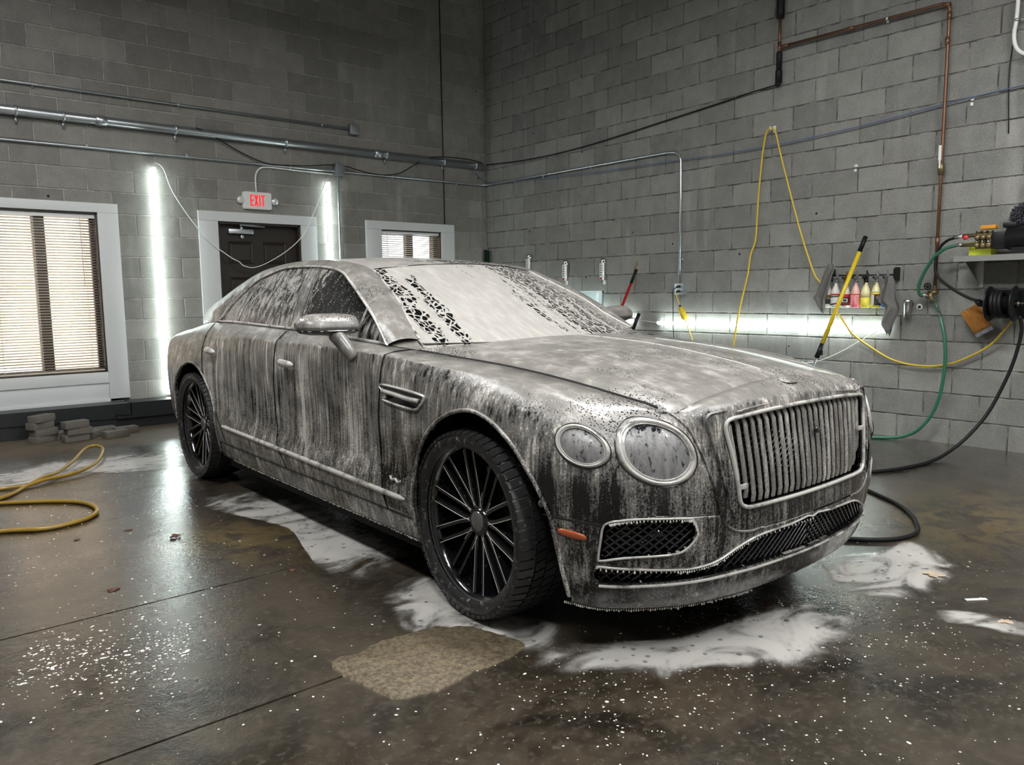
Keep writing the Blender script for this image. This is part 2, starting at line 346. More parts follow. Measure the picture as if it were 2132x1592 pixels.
def floor_mat():
    t=NT('wet_concrete'); geo=t.n('NewGeometry'); wp=geo.outputs['Position']; sep=t.n('SeparateXYZ'); t.l(wp,sep.inputs[0])
    big=t.noise(wp,.55,5,.6,.4); mid=t.noise(wp,2.6,6,.62,.6); fine=t.noise(wp,38,4,.65); sp=t.noise(wp,260,2,.5)
    c=t.mix(t.ss(mid,.36,.64),(.007,.0053,.0036),(.050,.0385,.0262))
    c=t.mix(t.math('MULTIPLY',t.ss(t.noise(wp,11,6,.72,.4),.48,.66),.55),c,(.070,.057,.043))
    c=t.mix(t.math('MULTIPLY',t.ss(t.noise(wp,1.7,5,.65,1.2),.56,.68),.6),c,(.006,.005,.004))
    c=t.mix(t.math('MULTIPLY',t.ss(big,.42,.66),.6),c,(.040,.031,.020))
    c=t.mix(t.math('MULTIPLY',t.ss(fine,.50,.72),.50),c,(.085,.074,.058))
    c=t.mix(t.math('MULTIPLY',t.ss(sp,.6,.72),.35),c,(.02,.017,.013))
    # old yellow paint, worn through in patches
    def spot(x,y,rx,ry):
        dx=t.math('DIVIDE',t.math('SUBTRACT',sep.outputs[0],x),rx); dy=t.math('DIVIDE',t.math('SUBTRACT',sep.outputs[1],y),ry)
        return t.math('SQRT',t.math('ADD',t.math('POWER',t.math('ABSOLUTE',dx),2.0),t.math('POWER',t.math('ABSOLUTE',dy),2.0)))
    wear=t.noise(wp,5.5,6,.7,.8)
    yel=None
    for a in ((-5.02,-4.28,.50,.50),(-4.72,-4.75,.30,.35),(-1.85,-6.75,.75,.55),(-1.2,-7.2,.9,.5)):
        v=t.math('MULTIPLY',t.math('SUBTRACT',1.15,spot(*a),clamp=True),t.ss(wear,.44,.56)); yel=v if yel is None else t.math('MAXIMUM',yel,v)
    c=t.mix(t.math('MULTIPLY',yel,.85,clamp=True),c,(.13,.092,.034))
    # dry tan zone along the back wall
    dry=t.math('MULTIPLY',t.ss(t.math('ADD',sep.outputs[1],t.math('MULTIPLY',mid,1.1)),-.95,-.25),t.ss(sep.outputs[0],-3.2,-4.2))
    c=t.mix(t.math('MULTIPLY',dry,.7),c,(.12,.092,.06))
    wet=t.noise(wp,1.1,4,.55,.5)
    r=t.mixf(t.ss(wet,.36,.62),.16,.36); r=t.mixf(t.math('MULTIPLY',t.ss(fine,.5,.7),.5),r,.55); r=t.mixf(t.math('MULTIPLY',dry,.75),r,.75)
    puds=t.ss(t.noise(wp,.9,4,.6,.8),.50,.60)     # standing water is smooth, damp slab is pebbly
    h=t.math('ADD',t.math('MULTIPLY',t.noise(wp,110,3,.65),.75),t.math('ADD',t.math('MULTIPLY',t.noise(wp,34,4,.65),.9),t.math('MULTIPLY',t.noise(wp,9,3,.5),.8)))
    h=t.math('MULTIPLY',h,t.mixf(puds,1.0,.70))
    return t.done(t.bsdf(c,r,0,t.bump(h,.38,.0040),coat=t.mixf(dry,1.0,.0),coat_r=.05,spec=.5))
M['floor']=floor_mat()
t=NT('dry_patch'); geo=t.n('NewGeometry'); wp=geo.outputs['Position']
M['patch']=t.done(t.bsdf(t.mix(t.ss(t.noise(wp,60,5,.75),.35,.65),(.050,.038,.022),(.17,.132,.078)),.6,0,t.bump(t.noise(wp,70,4,.7),.8,.008)))
def puddle_mat():
    t=NT('foam_puddle'); geo=t.n('NewGeometry'); wp=geo.outputs['Position']
    at=t.n('Attribute'); at.attribute_name='edge'; e=at.outputs['Fac']
    sw=t.noise(t_vec(t,wp,(1.5,2.1,1)),2.2,4,.55,1.4); f2=t.noise(wp,22,3,.6)
    pits=t.math('MULTIPLY',t.ss(t.vor(wp,26),.0,.25),1.0)
    a=t.math('ADD',t.math('MULTIPLY',e,1.15),t.math('MULTIPLY',t.math('SUBTRACT',sw,.50),3.0))
    a=t.math('ADD',a,t.math('MULTIPLY',t.math('SUBTRACT',f2,.5),.5))
    hol=t.ss(t.math('ADD',t.vor(wp,17),t.math('MULTIPLY',t.math('SUBTRACT',f2,.5),.35)),.10,.20)
    alpha=t.math('MULTIPLY',t.math('MULTIPLY',t.math('MULTIPLY',t.ss(a,.05,1.15),t.ss(t.math('ADD',e,t.math('MULTIPLY',t.math('SUBTRACT',f2,.5),.25)),.02,.38)),.88),t.mixf(.55,1.0,hol))
    c=t.mix(t.ss(a,.3,1.4),(.25,.237,.22),(.56,.54,.51))
    b=t.bsdf(c,.28,0,t.bump(t.math('ADD',sw,t.math('MULTIPLY',f2,.3)),.12,.006),.4,.08)
    tr=t.n('BsdfTransparent'); mx=t.n('MixShader'); t.l(alpha,mx.inputs[0]); t.l(tr.outputs[0],mx.inputs[1]); t.l(b,mx.inputs[2])
    return t.done(mx.outputs[0])
M['puddle']=puddle_mat()
M['foam_dot']=simple('foam_fleck',(.72,.70,.66),.4)

# --- snow-foam over black paint.  all car meshes share the car's own frame, so Object coordinates are car coordinates
def foam_body(name,kind):
    t=NT(name); ob=t.coord('Object'); geo=t.n('NewGeometry'); sep=t.n('SeparateXYZ'); t.l(ob,sep.inputs[0])
    X,Y,Z=sep.outputs; sn=t.n('SeparateXYZ'); t.l(geo.outputs['Normal'],sn.inputs[0])
    up=t.ss(sn.outputs[2],.45,.80)
    # run-down streaks on steep panels
    st1=t.noise(t_vec(t,ob,(34,34,1.0)),1.0,3,.6,.25); st2=t.noise(t_vec(t,ob,(95,95,2.6)),1.0,3,.65,.3); st3=t.noise(t_vec(t,ob,(11,11,.8)),1.0,3,.5,.4)
    fine=t.noise(ob,130,3,.65); film=t.noise(ob,9,5,.6); big=t.noise(ob,2.3,3,.5)
    zlow=t.ss(Z,1.0,.42)
    th=t.math('ADD',t.math('MULTIPLY',t.math('SUBTRACT',st1,.5),.85),t.math('ADD',t.math('MULTIPLY',t.math('SUBTRACT',st2,.5),.95),t.math('MULTIPLY',t.math('SUBTRACT',st3,.5),.75))); th=t.math('ADD',th,.815)
    th=t.math('ADD',th,t.math('MULTIPLY',t.math('SUBTRACT',film,.5),.65)); th=t.math('ADD',th,t.math('MULTIPLY',t.math('SUBTRACT',big,.5),.40))
    th=t.math('ADD',th,t.math('MULTIPLY',t.math('SUBTRACT',fine,.5),t.mixf(zlow,.30,1.25)))
    if kind=='front': th=t.math('SUBTRACT',th,t.math('MULTIPLY',t.ss(Z,.72,.58),.26))
    if kind=='bumper': th=t.math('SUBTRACT',th,t.math('ADD',.16,t.math('MULTIPLY',t.ss(Z,.32,.26),.14)))
    if kind=='film': th=t.math('ADD',.80,t.math('ADD',t.math('MULTIPLY',t.math('SUBTRACT',film,.5),.5),t.math('MULTIPLY',t.math('SUBTRACT',st1,.5),.35)))
    if kind=='grillebar': th=t.math('ADD',t.math('MULTIPLY',th,.5),.48)
    # top surfaces: even blanket with small burst-bubble pits
    pit=t.vor(t_vec(t,ob,(1,1.5,1)),95); pitmask=t.ss(t.noise(ob,2.6,4,.6),.50,.62)
    tp=t.math('ADD',.80,t.math('MULTIPLY',t.math('SUBTRACT',film,.5),.35)); tp=t.math('SUBTRACT',tp,t.math('MULTIPLY',t.math('MULTIPLY',t.ss(pit,.42,.10),pitmask),.75))
    tp=t.math('ADD',tp,t.math('MULTIPLY',t.math('SUBTRACT',t.noise(t_vec(t,ob,(14,30,14)),1,4,.65),.5),.30))
    side_th=t.math('MULTIPLY',th,.90)
    T=t.mixf(up,side_th,tp)
    mask=t.ss(T,.44,.60) if kind!='wheel' else t.ss(T,.62,.76)
    col=t.ramp(T,[(.46,(.022,.021,.020)),(.62,(.085,.081,.076)),(.80,(.200,.188,.173)),(1.0,(.60,.57,.53))])
    h=t.math('ADD',T,t.math('MULTIPLY',fine,.12))
    nb=t.bump(t.math('ADD',h,t.math('MULTIPLY',t.noise(ob,240,2,.6),.10)),.38,.010)
    foam=t.bsdf(col,.40,0,nb,.55,.14)
    paint=t.bsdf((.0035,.0035,.0038),.14,0,t.bump(t.noise(ob,160,2,.5),.10,.004),1.0,.03)
    mx=t.n('MixShader'); t.l(mask,mx.inputs[0]); t.l(paint,mx.inputs[1]); t.l(foam,mx.inputs[2])
    return t.done(mx.outputs[0])
M['foam']=foam_body('foam_over_black_paint','side'); M['foam_f']=foam_body('foam_over_black_nose','front'); M['foam_b']=foam_body('foam_over_black_bumper','bumper')
M['foam_s']=foam_body('foam_film','film'); M['foam_g']=foam_body('foam_over_grille_bars','grillebar')
def foam_trim():
    t=NT('foamy_chrome'); ob=t.coord('Object'); f=t.noise(ob,9,4,.6); m=t.ss(f,.30,.55)
    c=t.bsdf((.62,.62,.61),.18,1.0); d=t.bsdf((.46,.445,.42),.4,0,t.bump(t.noise(ob,120,2),.3,.004)); mx=t.n('MixShader'); t.l(m,mx.inputs[0]); t.l(c,mx.inputs[1]); t.l(d,mx.inputs[2]); return t.done(mx.outputs[0])
M['foam_chr']=foam_trim()
def foam_glass(name,kind):
    t=NT(name); ob=t.coord('Object'); sep=t.n('SeparateXYZ'); t.l(ob,sep.inputs[0]); X,Y,Z=sep.outputs
    wob=t.noise(ob,26,3,.6); fine=t.noise(ob,150,2,.6)
    if kind=='shield':
        run=t.noise(t_vec(t,ob,(1.3,15,1.3)),1,4,.62,.5)           # streaks running down the slope
        wv=t.n('VectorMath',operation='ADD'); nz=t.n('TexNoise'); t.l(ob,nz.inputs['Vector']); nz.inputs['Scale'].default_value=14; sv=t.n('VectorMath',operation='SCALE'); t.l(nz.outputs['Color'],sv.inputs[0]); sv.inputs['Scale'].default_value=.05; t.l(ob,wv.inputs[0]); t.l(sv.outputs[0],wv.inputs[1]); cl=t.vor(t_vec(t,wv.outputs[0],(20,44,20)),1.0,'DISTANCE_TO_EDGE')
        left=t.ss(Y,-.30,.35)                                      # far half is rinsed into runs
        dd=t.math('ADD',t.math('ADD',.572,t.math('MULTIPLY',t.math('ADD',X,1.36),.15)),Y)
        dd=t.math('ADD',dd,t.math('MULTIPLY',t.math('SUBTRACT',t.noise(ob,5,3,.6),.5),.09))
        near=t.math('MAXIMUM',t.ss(t.math('ABSOLUTE',t.math('SUBTRACT',dd,.030)),.055,.02),t.math('MULTIPLY',t.ss(t.math('ABSOLUTE',t.math('SUBTRACT',dd,.150)),.050,.015),t.ss(X,-1.25,-1.1)))
        dens=t.math('ADD',t.math('MULTIPLY',left,.33),t.math('MULTIPLY',near,.36))
        clear=t.ss(t.math('ADD',t.math('ADD',run,t.math('MULTIPLY',t.math('SUBTRACT',wob,.5),.25)),dens),.68,.76)
        hole=t.math('MULTIPLY',clear,t.ss(cl,.07,.13))
        T=t.math('SUBTRACT',1.0,hole); thick=t.math('ADD',.72,t.math('MULTIPLY',t.math('SUBTRACT',t.noise(t_vec(t,ob,(9,30,9)),1,3,.6),.5),.5))
        col=t.ramp(thick,[(.4,(.20,.19,.178)),(.75,(.36,.345,.32)),(1.0,(.55,.53,.50))])
    elif kind=='roof':
        cl=t.vor(t_vec(t,ob,(16,34,16)),1.0,'DISTANCE_TO_EDGE'); run=t.noise(ob,3.2,4,.6)
        clear=t.ss(t.math('ADD',run,t.math('MULTIPLY',t.ss(Y,-.45,.2),.22)),.60,.68); T=t.math('SUBTRACT',1.0,t.math('MULTIPLY',clear,t.ss(cl,.05,.13)))
        col=t.ramp(t.noise(ob,12,4,.6),[(.3,(.20,.19,.178)),(.8,(.42,.40,.37))])
    else:
        run=t.noise(t_vec(t,ob,(30,30,1.6)),1,4,.65,.4); film=t.noise(ob,3.0,3,.55)
        front=t.ss(X,-1.72,-1.45)
        amt=t.mixf(front,.16,-.02) if kind=='side' else .2
        T=t.ss(t.math('ADD',t.math('ADD',t.math('MULTIPLY',run,.75),t.math('MULTIPLY',film,.45)),t.math('ADD',amt,t.math('MULTIPLY',t.math('SUBTRACT',fine,.5),.5))),.66,.80)
        T=t.math('MAXIMUM',T,t.math('MULTIPLY',t.ss(t.math('ADD',fine,t.math('MULTIPLY',t.math('SUBTRACT',run,.5),.5)),.60,.70),.75)); edge=t.ss(Z,1.20,1.05); T=t.math('MAXIMUM',T,t.math('MULTIPLY',edge,t.ss(run,.40,.55)))
        col=t.ramp(run,[(.3,(.20,.19,.178)),(.8,(.42,.40,.37))])
    nb=t.bump(t.math('ADD',T,t.math('MULTIPLY',fine,.06)),.35,.006)
    foam=t.bsdf(col,.45,0,nb,.2,.25)
    gl=t.bsdf((.004,.0045,.005),.06,0,t.bump(t.noise(ob,140,2,.5),.25,.004),1.0,.02)
    mx=t.n('MixShader'); t.l(T,mx.inputs[0]); t.l(gl,mx.inputs[1]); t.l(foam,mx.inputs[2]); return t.done(mx.outputs[0])
M['shield']=foam_glass('foam_over_windscreen','shield'); M['sideglass']=foam_glass('foam_over_side_glass','side'); M['roof']=foam_glass('foam_over_roof','roof')
def lens_mat():
    t=NT('foamy_headlight_lens'); ob=t.coord('Object'); sep=t.n('SeparateXYZ'); t.l(ob,sep.inputs[0])
    f=t.noise(t_vec(t,ob,(60,60,24)),1,4,.7); T=t.ss(t.math('ADD',f,t.math('MULTIPLY',t.ss(sep.outputs[2],.795,.825),-.16)),.34,.44)
    foam=t.bsdf(t.ramp(t.noise(t_vec(t,ob,(50,50,10)),1,3,.6),[(.3,(.13,.13,.135)),(.8,(.30,.295,.29))]),.35,0,t.bump(t.noise(ob,90,3),.3,.004),.15,.3)
    gl=t.bsdf((.012,.012,.014),.08,0,None,1.0,.02); mx=t.n('MixShader'); t.l(T,mx.inputs[0]); t.l(gl,mx.inputs[1]); t.l(foam,mx.inputs[2]); return t.done(mx.outputs[0])
M['lens']=lens_mat()
def wheel_mat(name,base,rough,amt,coat):
    t=NT(name); ob=t.coord('Object'); f=t.noise(t_vec(t,ob,(70,70,70)),1,3,.7); geo=t.n('NewGeometry'); 
    run=t.noise(t_vec(t,ob,(45,45,10)),1,3,.6)
    T=t.ss(t.math('ADD',t.math('MULTIPLY',f,.6),t.math('MULTIPLY',run,.4)),amt,amt+.12)
    foam=t.bsdf((.30,.29,.27),.5); p=t.bsdf(base,rough,0,t.bump(t.noise(ob,60,3),.12,.004),coat,.05)
    mx=t.n('MixShader'); t.l(T,mx.inputs[0]); t.l(p,mx.inputs[1]); t.l(foam,mx.inputs[2]); return t.done(mx.outputs[0])
M['rim']=wheel_mat('black_rim',(.006,.006,.007),.16,.60,1.0); M['tyre']=wheel_mat('wet_tyre',(.012,.012,.0125),.42,.55,.15)
M['tread']=wheel_mat('foamy_tread',(.014,.014,.0145),.45,.60,.1); M['groove']=wheel_mat('foam_filled_groove',(.10,.098,.092),.5,.42,.1); M['lip']=simple('rim_lip',(.30,.30,.30),.22,.8)
M['amber']=simple('amber_marker',(.42,.085,.03),.28,0,.6)
M['mesh']=simple('black_mesh',(.012,.012,.013),.22,0,.6)
M['drip']=simple('foam_drop',(.55,.53,.50),.3)
M['gloss']=simple('gloss_black',(.004,.004,.0045),.08,0,1.0)

# ------------------------------------------------------------------ structure: block walls, floor, ceiling, openings
HB=.2032; ZA=.2434; TOPZ=5.6; XL=-9.2; YF=-11.2
CAMW=np.array(CAM_POS); _cr,_cu,_cf=np.array(_r2),np.array(_u2),np.array(_fw)
def view_of(P):
    d=np.asarray(P,float)-CAMW; z=d@_cf
    if z<.2: return None
    return 1066+CAM_F*(d@_cr)/z, 796-CAM_F*(d@_cu)/z, z
def floor_z(x,y):
    def sm(t): t=min(1,max(0,t)); return t*t*(3-2*t)
    return .055*sm((x+3.0)/3.0)**1.2+.030*sm((y+2.6)/2.4)
# openings in the back wall: (x0,x1,z0,z1)
WIN1=(-5.65,-4.70,.555,2.07); DOOR=(-3.569,-2.65,-.1,2.053); WIN2=(-1.621,-.746,1.00,2.053)
OPEN=[WIN1,DOOR,WIN2]
def rect_minus(rect,holes):
    out=[rect]
    for h in holes:
        nxt=[]
        for (a,b,c,d) in out:
            if h[0]>=b or h[1]<=a or h[2]>=d or h[3]<=c: nxt.append((a,b,c,d)); continue
            if a<h[0]: nxt.append((a,h[0],c,d))
            if b>h[1]: nxt.append((h[1],b,c,d))
            a2,b2=max(a,h[0]),min(b,h[1])
            if c<h[2]: nxt.append((a2,b2,c,h[2]))
            if d>h[3]: nxt.append((a2,b2,h[3],d))
        out=nxt
    return out
def wall_core(name,back,length,holes):
    m=MB()
    for (a,b,c,d) in rect_minus((-length,.25,-.1,TOPZ),holes):
        if back: m.box((a,.008,c),(b,.258,d))
        else: m.box((.008,a,c),(.258,b,d))
    o=m.obj(name,M['mortar' if back else 'mortar_r']); struct(o); return o
def blk(w,h,back):
    """one block, centred; face at local 0, 3 mm eased edge"""
    e=.0035; D=.012; v=[];hw,hh=w/2,h/2
    for (dd,i) in ((D,0),(e,0),(0,e)):
        for (a,b) in ((-1,-1),(1,-1),(1,1),(-1,1)):
            p=(a*(hw-i),dd,b*(hh-i)); v.append(p if back else (p[1],-p[0],p[2]))
    f=[]
    for k in range(2):
        for i in range(4): a=k*4+i;b=k*4+(i+1)%4; f.append((a,b,b+4,a+4))
    f.append((8,9,10,11))
    return v,f
_bcache={}
def wall_blocks(wall,back,length,off,odd_on_even,holes,mat):
    J=.0095; items=[]; k0=-1
    for k in range(k0,26):
        z0=ZA+k*HB+J/2; z1=ZA+(k+1)*HB-J/2
        if k==-1: z0=-.02
        first=1 if ((k%2==0)==odd_on_even) else 0
        us=[0.0]+[HB*n+off for n in range(first,80,2) if HB*n+off>.04 and HB*n+off<length]
        for i in range(len(us)-1):
            a,b=us[i]+(J/2 if i else .002),us[i+1]-J/2
            for r in rect_minus((-b,-a,z0,z1),holes):
                if r[1]-r[0]<.02 or r[3]-r[2]<.02: continue
                items.append(r)
    scored=[]
    for r in items:
        c=((r[0]+r[1])/2,(r[2]+r[3])/2); P=(c[0],0,c[1]) if back else (0,c[0],c[1])
        q=view_of(P); vis=q is not None and -60<q[0]<2192 and -60<q[1]<1650
        area=(r[1]-r[0])*(r[3]-r[2])/(q[2]**2) if vis else -1
        scored.append((area,r,P))
    scored.sort(key=lambda t:-t[0])
    rest=MB()
    for n,(ar,r,P) in enumerate(scored):
        w,h=r[1]-r[0],r[3]-r[2]; P=np.array(P)
        if n<296 and ar>0:
            key=(round(w,3),round(h,3),back)
            if key not in _bcache:
                v,f=blk(w,h,back); me=bpy.data.meshes.new('block'); me.from_pydata(v,[],f); me.materials.append(mat); _bcache[key]=me
            o=link(bpy.data.objects.new('block',_bcache[key]),wall); j=random.uniform(-.0012,.0012)
            o.location=(P[0],P[1]+j,P[2]) if back else (P[0]+j,P[1],P[2])
        else:
            v,f=blk(w,h,back); rest.add([np.array(q)+P for q in v],f)
    if rest.v:
        o=rest.obj('block_field',mat,wall); o['kind']='stuff'
wb=wall_core('wall_back',True,-XL,OPEN); wall_blocks(wb,True,-XL,.0848,True,OPEN,M['block_b'])
wr=wall_core('wall_right',False,-YF,[]); wall_blocks(wr,False,-YF,-.0448,False,[],M['block_r'])
struct(MB().box((XL-.2,YF,-.1),(XL,.25,TOPZ)).obj('wall_left',M['block_r']))
struct(MB().box((XL-.2,YF-.2,-.1),(.25,YF,TOPZ)).obj('wall_front',M['block_r']))
M['ceil_paint']=simple('ceiling_deck',(.16,.16,.155),.8,0,0,3,.1)
struct(MB().box((XL-.2,YF-.2,TOPZ),(.26,.26,TOPZ+.1)).obj('ceiling',M['ceil_paint']))
# floor: gentle fall to the middle, two saw-cut joints
xs=sorted(set([XL,-8,-7,-6.3]+list(np.arange(-6,.001,.2).round(3))+[.03])); ys=list(np.arange(YF,.12,.2).round(3))
for yj in (-5.985,-4.885): ys+= [yj-.012,yj-.007,yj-.0055,yj-.004,yj+.004,yj+.0055,yj+.007,yj+.012]
ys=[y for y in ys if all(abs(y-j)<.0125 or abs(y-j)>.02 for j in (-5.985,-4.885))]
ys=sorted(set(ys))
G=np.zeros((len(xs),len(ys),3))
for i,x in enumerate(xs):
    for j,y in enumerate(ys):
        z=floor_z(x,y)
        for yj,xm in ((-5.985,-4.6),(-4.885,-5.0)):
            if abs(y-yj)<.005 and x<xm: z-=.012
        G[i,j]=(x,y,z)
fl=MB().grid(G,flip=True).obj('floor',M['floor'],smooth=True); struct(fl); shade_auto(fl,25)
# rough tan repair patch, a little proud of the slab
pp=[(-5.335,-5.87),(-5.35,-5.99),(-5.325,-6.10),(-5.30,-6.225),(-5.22,-6.262),(-5.136,-6.275),(-5.0,-6.255),(-4.90,-6.26),(-4.80,-6.245),(-4.735,-6.20),(-4.77,-6.06),(-4.80,-5.97),(-4.90,-5.88),(-5.03,-5.86),(-5.13,-5.85),(-5.24,-5.875)]
pl=[]
for q in cr([(a,b,0) for a,b in pp],6,True): pl.append((q[0]+random.gauss(0,.004),q[1]+random.gauss(0,.004)))
n=len(pl); vs=[(a,b,0.0) for a,b in pl]+[(a*.985+.015*-5.03,b*.985+.015*-6.06,.006) for a,b in pl]+[(-5.03,-6.06,.007)]
fs=[(i,(i+1)%n,n+(i+1)%n,n+i) for i in range(n)]+[(n+i,n+(i+1)%n,2*n) for i in range(n)]
o=mesh_obj('repair_patch',vs,fs,M['patch'],fl); o['label']='tan rough concrete repair patch'

def trim_board(parent,name,a,b,mat=None,y0=-.030,y1=.0,bev=.004):
    return shade_auto(MB().box((a[0],y0,a[1]),(b[0],y1,b[1]),bev).obj(name,mat or M['white'],parent))
# ---- large window with trim
def window(name,op,tw,top,bot,pane_split,label):
    x0,x1,z0,z1=op
    r=MB()
    for (a,b) in (((x0,.0,z0),(x0+.012,.25,z1)),((x1-.012,.0,z0),(x1,.25,z1)),((x0,.0,z1-.012),(x1,.25,z1)),((x0,.0,z0),(x1,.25,z0+.012))): r.box(a,b)
    o=struct(r.obj(name,M['brown_fr'])); o['label']=label
    fr=MB(); d0,d1=.11,.16; w=.045
    fr.box((x0,d0,z0),(x0+w,d1,z1)); fr.box((x1-w,d0,z0),(x1,d1,z1)); fr.box((x0,d0,z1-w),(x1,d1,z1)); fr.box((x0,d0,z0),(x1,d1,z0+w))
    fr.obj('window_frame',M['brown_fr'],o)
    MB().box((pane_split-.05,d0-.02,z0),(pane_split+.05,d1,z1)).obj('window_mullion',M['brown_fr'],o)
    for a,b in ((x0+w,pane_split-.05),(pane_split+.05,x1-w)): MB().box((a,.134,z0+w),(b,.138,z1-w)).obj('pane',M['glass'],o)
    return o
w1=window('window_1',WIN1,0,0,0,-5.175,'large two-pane window with bronze frame')
w2=window('window_2',WIN2,0,0,0,-1.157,'small two-pane window with bronze frame')
t1=struct(MB().box((-5.83,-.030,.27),(-4.519,0,.30),.003).obj('trim_1',M['white']))
trim_board(t1,'jamb_board',(-4.70,.27),(-4.519,2.075)); trim_board(t1,'jamb_board',(-5.83,.27),(-5.65,2.075)); trim_board(t1,'head_board',(-5.83,2.075),(-4.519,2.162),y0=-.032)
trim_board(t1,'sill_board',(-5.65,.455),(-4.70,.560)); trim_board(t1,'apron_panel',(-5.65,.30),(-4.70,.455),y0=-.014)
t2=struct(MB().box((-3.767,-.030,2.053),(-2.461,0,2.152),.004).obj('trim_2',M['white']))
trim_board(t2,'jamb_board',(-3.767,.02),(-3.569,2.052)); trim_board(t2,'jamb_board',(-2.65,.02),(-2.461,2.052))
t3=struct(MB().box((-1.831,-.030,2.053),(-.549,0,2.152),.004).obj('trim_3',M['white']))
trim_board(t3,'jamb_board',(-1.831,.82),(-1.621,2.052)); trim_board(t3,'jamb_board',(-.746,.82),(-.549,2.052)); trim_board(t3,'sill_board',(-1.62,.82),(-.747,1.0))
for tt in (t1,t2,t3): tt['label']='wide flat white trim boards'
# ---- door: six raised panels
dx0,dx1=-3.569,-2.65
d=struct(MB().box((dx0,.09,.03),(dx1,.135,2.05),.003).obj('door_1',M['door'])); d['label']='dark brown six-panel door'
fr=MB(); fr.box((dx0,.0,.03),(dx0+.022,.13,2.053)); fr.box((dx1-.022,0,.03),(dx1,.13,2.053)); fr.box((dx0,0,2.03),(dx1,.13,2.053)); fr.obj('door_frame',M['brown_fr'],d)
for cx in (dx0+.27,dx1-.27):
    for (za,zb) in ((1.62,1.86),(.88,1.48),(.22,.72)):
        m=MB(); hw=.14; v=[];e=.028
        for (i,yy) in ((0,.0905),(.010,.082),(e,.0905),(e+.012,.084)):
            for (sx,zz) in ((-1,za+i),(1,za+i),(1,zb-i),(-1,zb-i)): v.append((cx+sx*(hw-i),yy,zz))
        f=[]
        for k in range(3):
            for i in range(4): a=k*4+i;b=k*4+(i+1)%4; f.append((a,b,b+4,a+4))
        f.append((12,13,14,15)); m.add(v,f).obj('door_panel',M['door'],d)
cl=MB().box((dx0+.13,.03,1.935),(dx0+.40,.09,1.985),.008).obj('door_closer',M['galv'],d); shade_auto(cl)
MB().tube([(dx0+.27,.045,1.985),(dx0+.27,.045,2.005)],.018,12).tube([(dx0+.27,.045,2.0),(dx0+.24,-.01,2.02),(dx0+.24,-.02,2.03)],.008).tube([(dx0+.25,-.015,2.025),(dx0+.52,.03,2.018)],.010).obj('closer_arm',M['galv'],cl)
MB().lathe([(.0,0),(.018,.002),(.020,.02),(.0,.028)],12,'y',(dx0+.28,.05,1.905)).obj('closer_valve',M['galv'],cl)
MB().tube([(dx1-.07,.07,.98),(dx1-.07,.02,.98),(dx1-.20,.02,.98)],.012).obj('door_handle',M['galv'],d)

# ---- venetian blinds: every slat its own part
def blind(label,x0,x1,ztop,zbot,pitch,yc,wand_x,cords):
    r=thing('window_blind',label,'window blind',((x0+x1)/2,yc,zbot),0,'venetian blinds in the windows')
    L=x1-x0; H=ztop-zbot
    me=None; n=int((H-.04)/pitch); ang=math.radians(24)
    for i in range(n):
        if me is None:
            m=MB(); G=np.zeros((2,5,3))
            for a in range(2):
                for b in range(5):
                    u=(b/4-.5)*.024; G[a,b]=((a-.5)*L,u*math.cos(ang),-u*math.sin(ang)*1.0+.0012*(1-(2*b/4-1)**2))
            m.grid(G); o=m.obj('slat',M['slat'],r,True); me=o.data
            o.modifiers.new('thick','SOLIDIFY').thickness=.0008
        else:
            o=link(bpy.data.objects.new('slat',me),r); o.modifiers.new('thick','SOLIDIFY').thickness=.0008
        o.location=(random.uniform(-.0015,.0015),0,.02+i*pitch)
    shade_auto(MB().box((-L/2,-.016,H-.035),(L/2,.016,H),.003).obj('head_rail',M['white_pl'],r))
    shade_auto(MB().box((-L/2,-.012,.0),(L/2,.012,.012),.003).obj('bottom_rail',M['slat'],r))
    for c in cords: MB().tube([(c,-.013,.01),(c,-.013,H-.03)],.0012,5).tube([(c,.013,.01),(c,.013,H-.03)],.0012,5).obj('ladder_cord',M['slat'],r)
    MB().tube([(wand_x,-.022,H-.03),(wand_x+.004,-.026,H-.45*H)],.004,6).obj('tilt_wand',M['clear'],r)
    return r
blind('cream venetian blind, slats open, filling the large window above the brick pavers',-5.635,-4.715,2.055,.575,.0255,.035,.33,(-.36,-.05,.36))
blind('cream venetian blind in the small window beside the wall corner',-1.605,-.762,2.045,1.03,.0255,.035,-.34,(-.33,.33))

# ---- outside seen through the blinds: snowy yard and a brick building
og=MB(); G=np.zeros((24,24,3))
for i in range(24):
    for j in range(24):
        x=-9+i*.5; y=.35+j*.145; z=-.1+.55*math.exp(-((x+4.6)/1.3)**2-((y-2.2)/1.0)**2)+.5*math.exp(-((x+6.2)/1.0)**2-((y-2.6)/.9)**2)+.03*math.sin(3*x)+.03*math.sin(4*y+x)
        G[i,j]=(x,y,z)
tag(og.grid(G,flip=True).obj('snow_bank',M['snow'],smooth=True),'white snow bank outside the windows','snow')
bb=thing('brick_building','pale brick building across the snowy yard outside','building',(-4.2,3.9,0))
MB().box((-5.0,0,-.1),(2.3,2.0,5.5)).obj('wall',M['outbrick'],bb)
MB().box((2.3,.15,-.1),(5.5,2.0,5.5)).obj('wall_wing',simple('pale_siding',(.75,.72,.72),.8),bb)

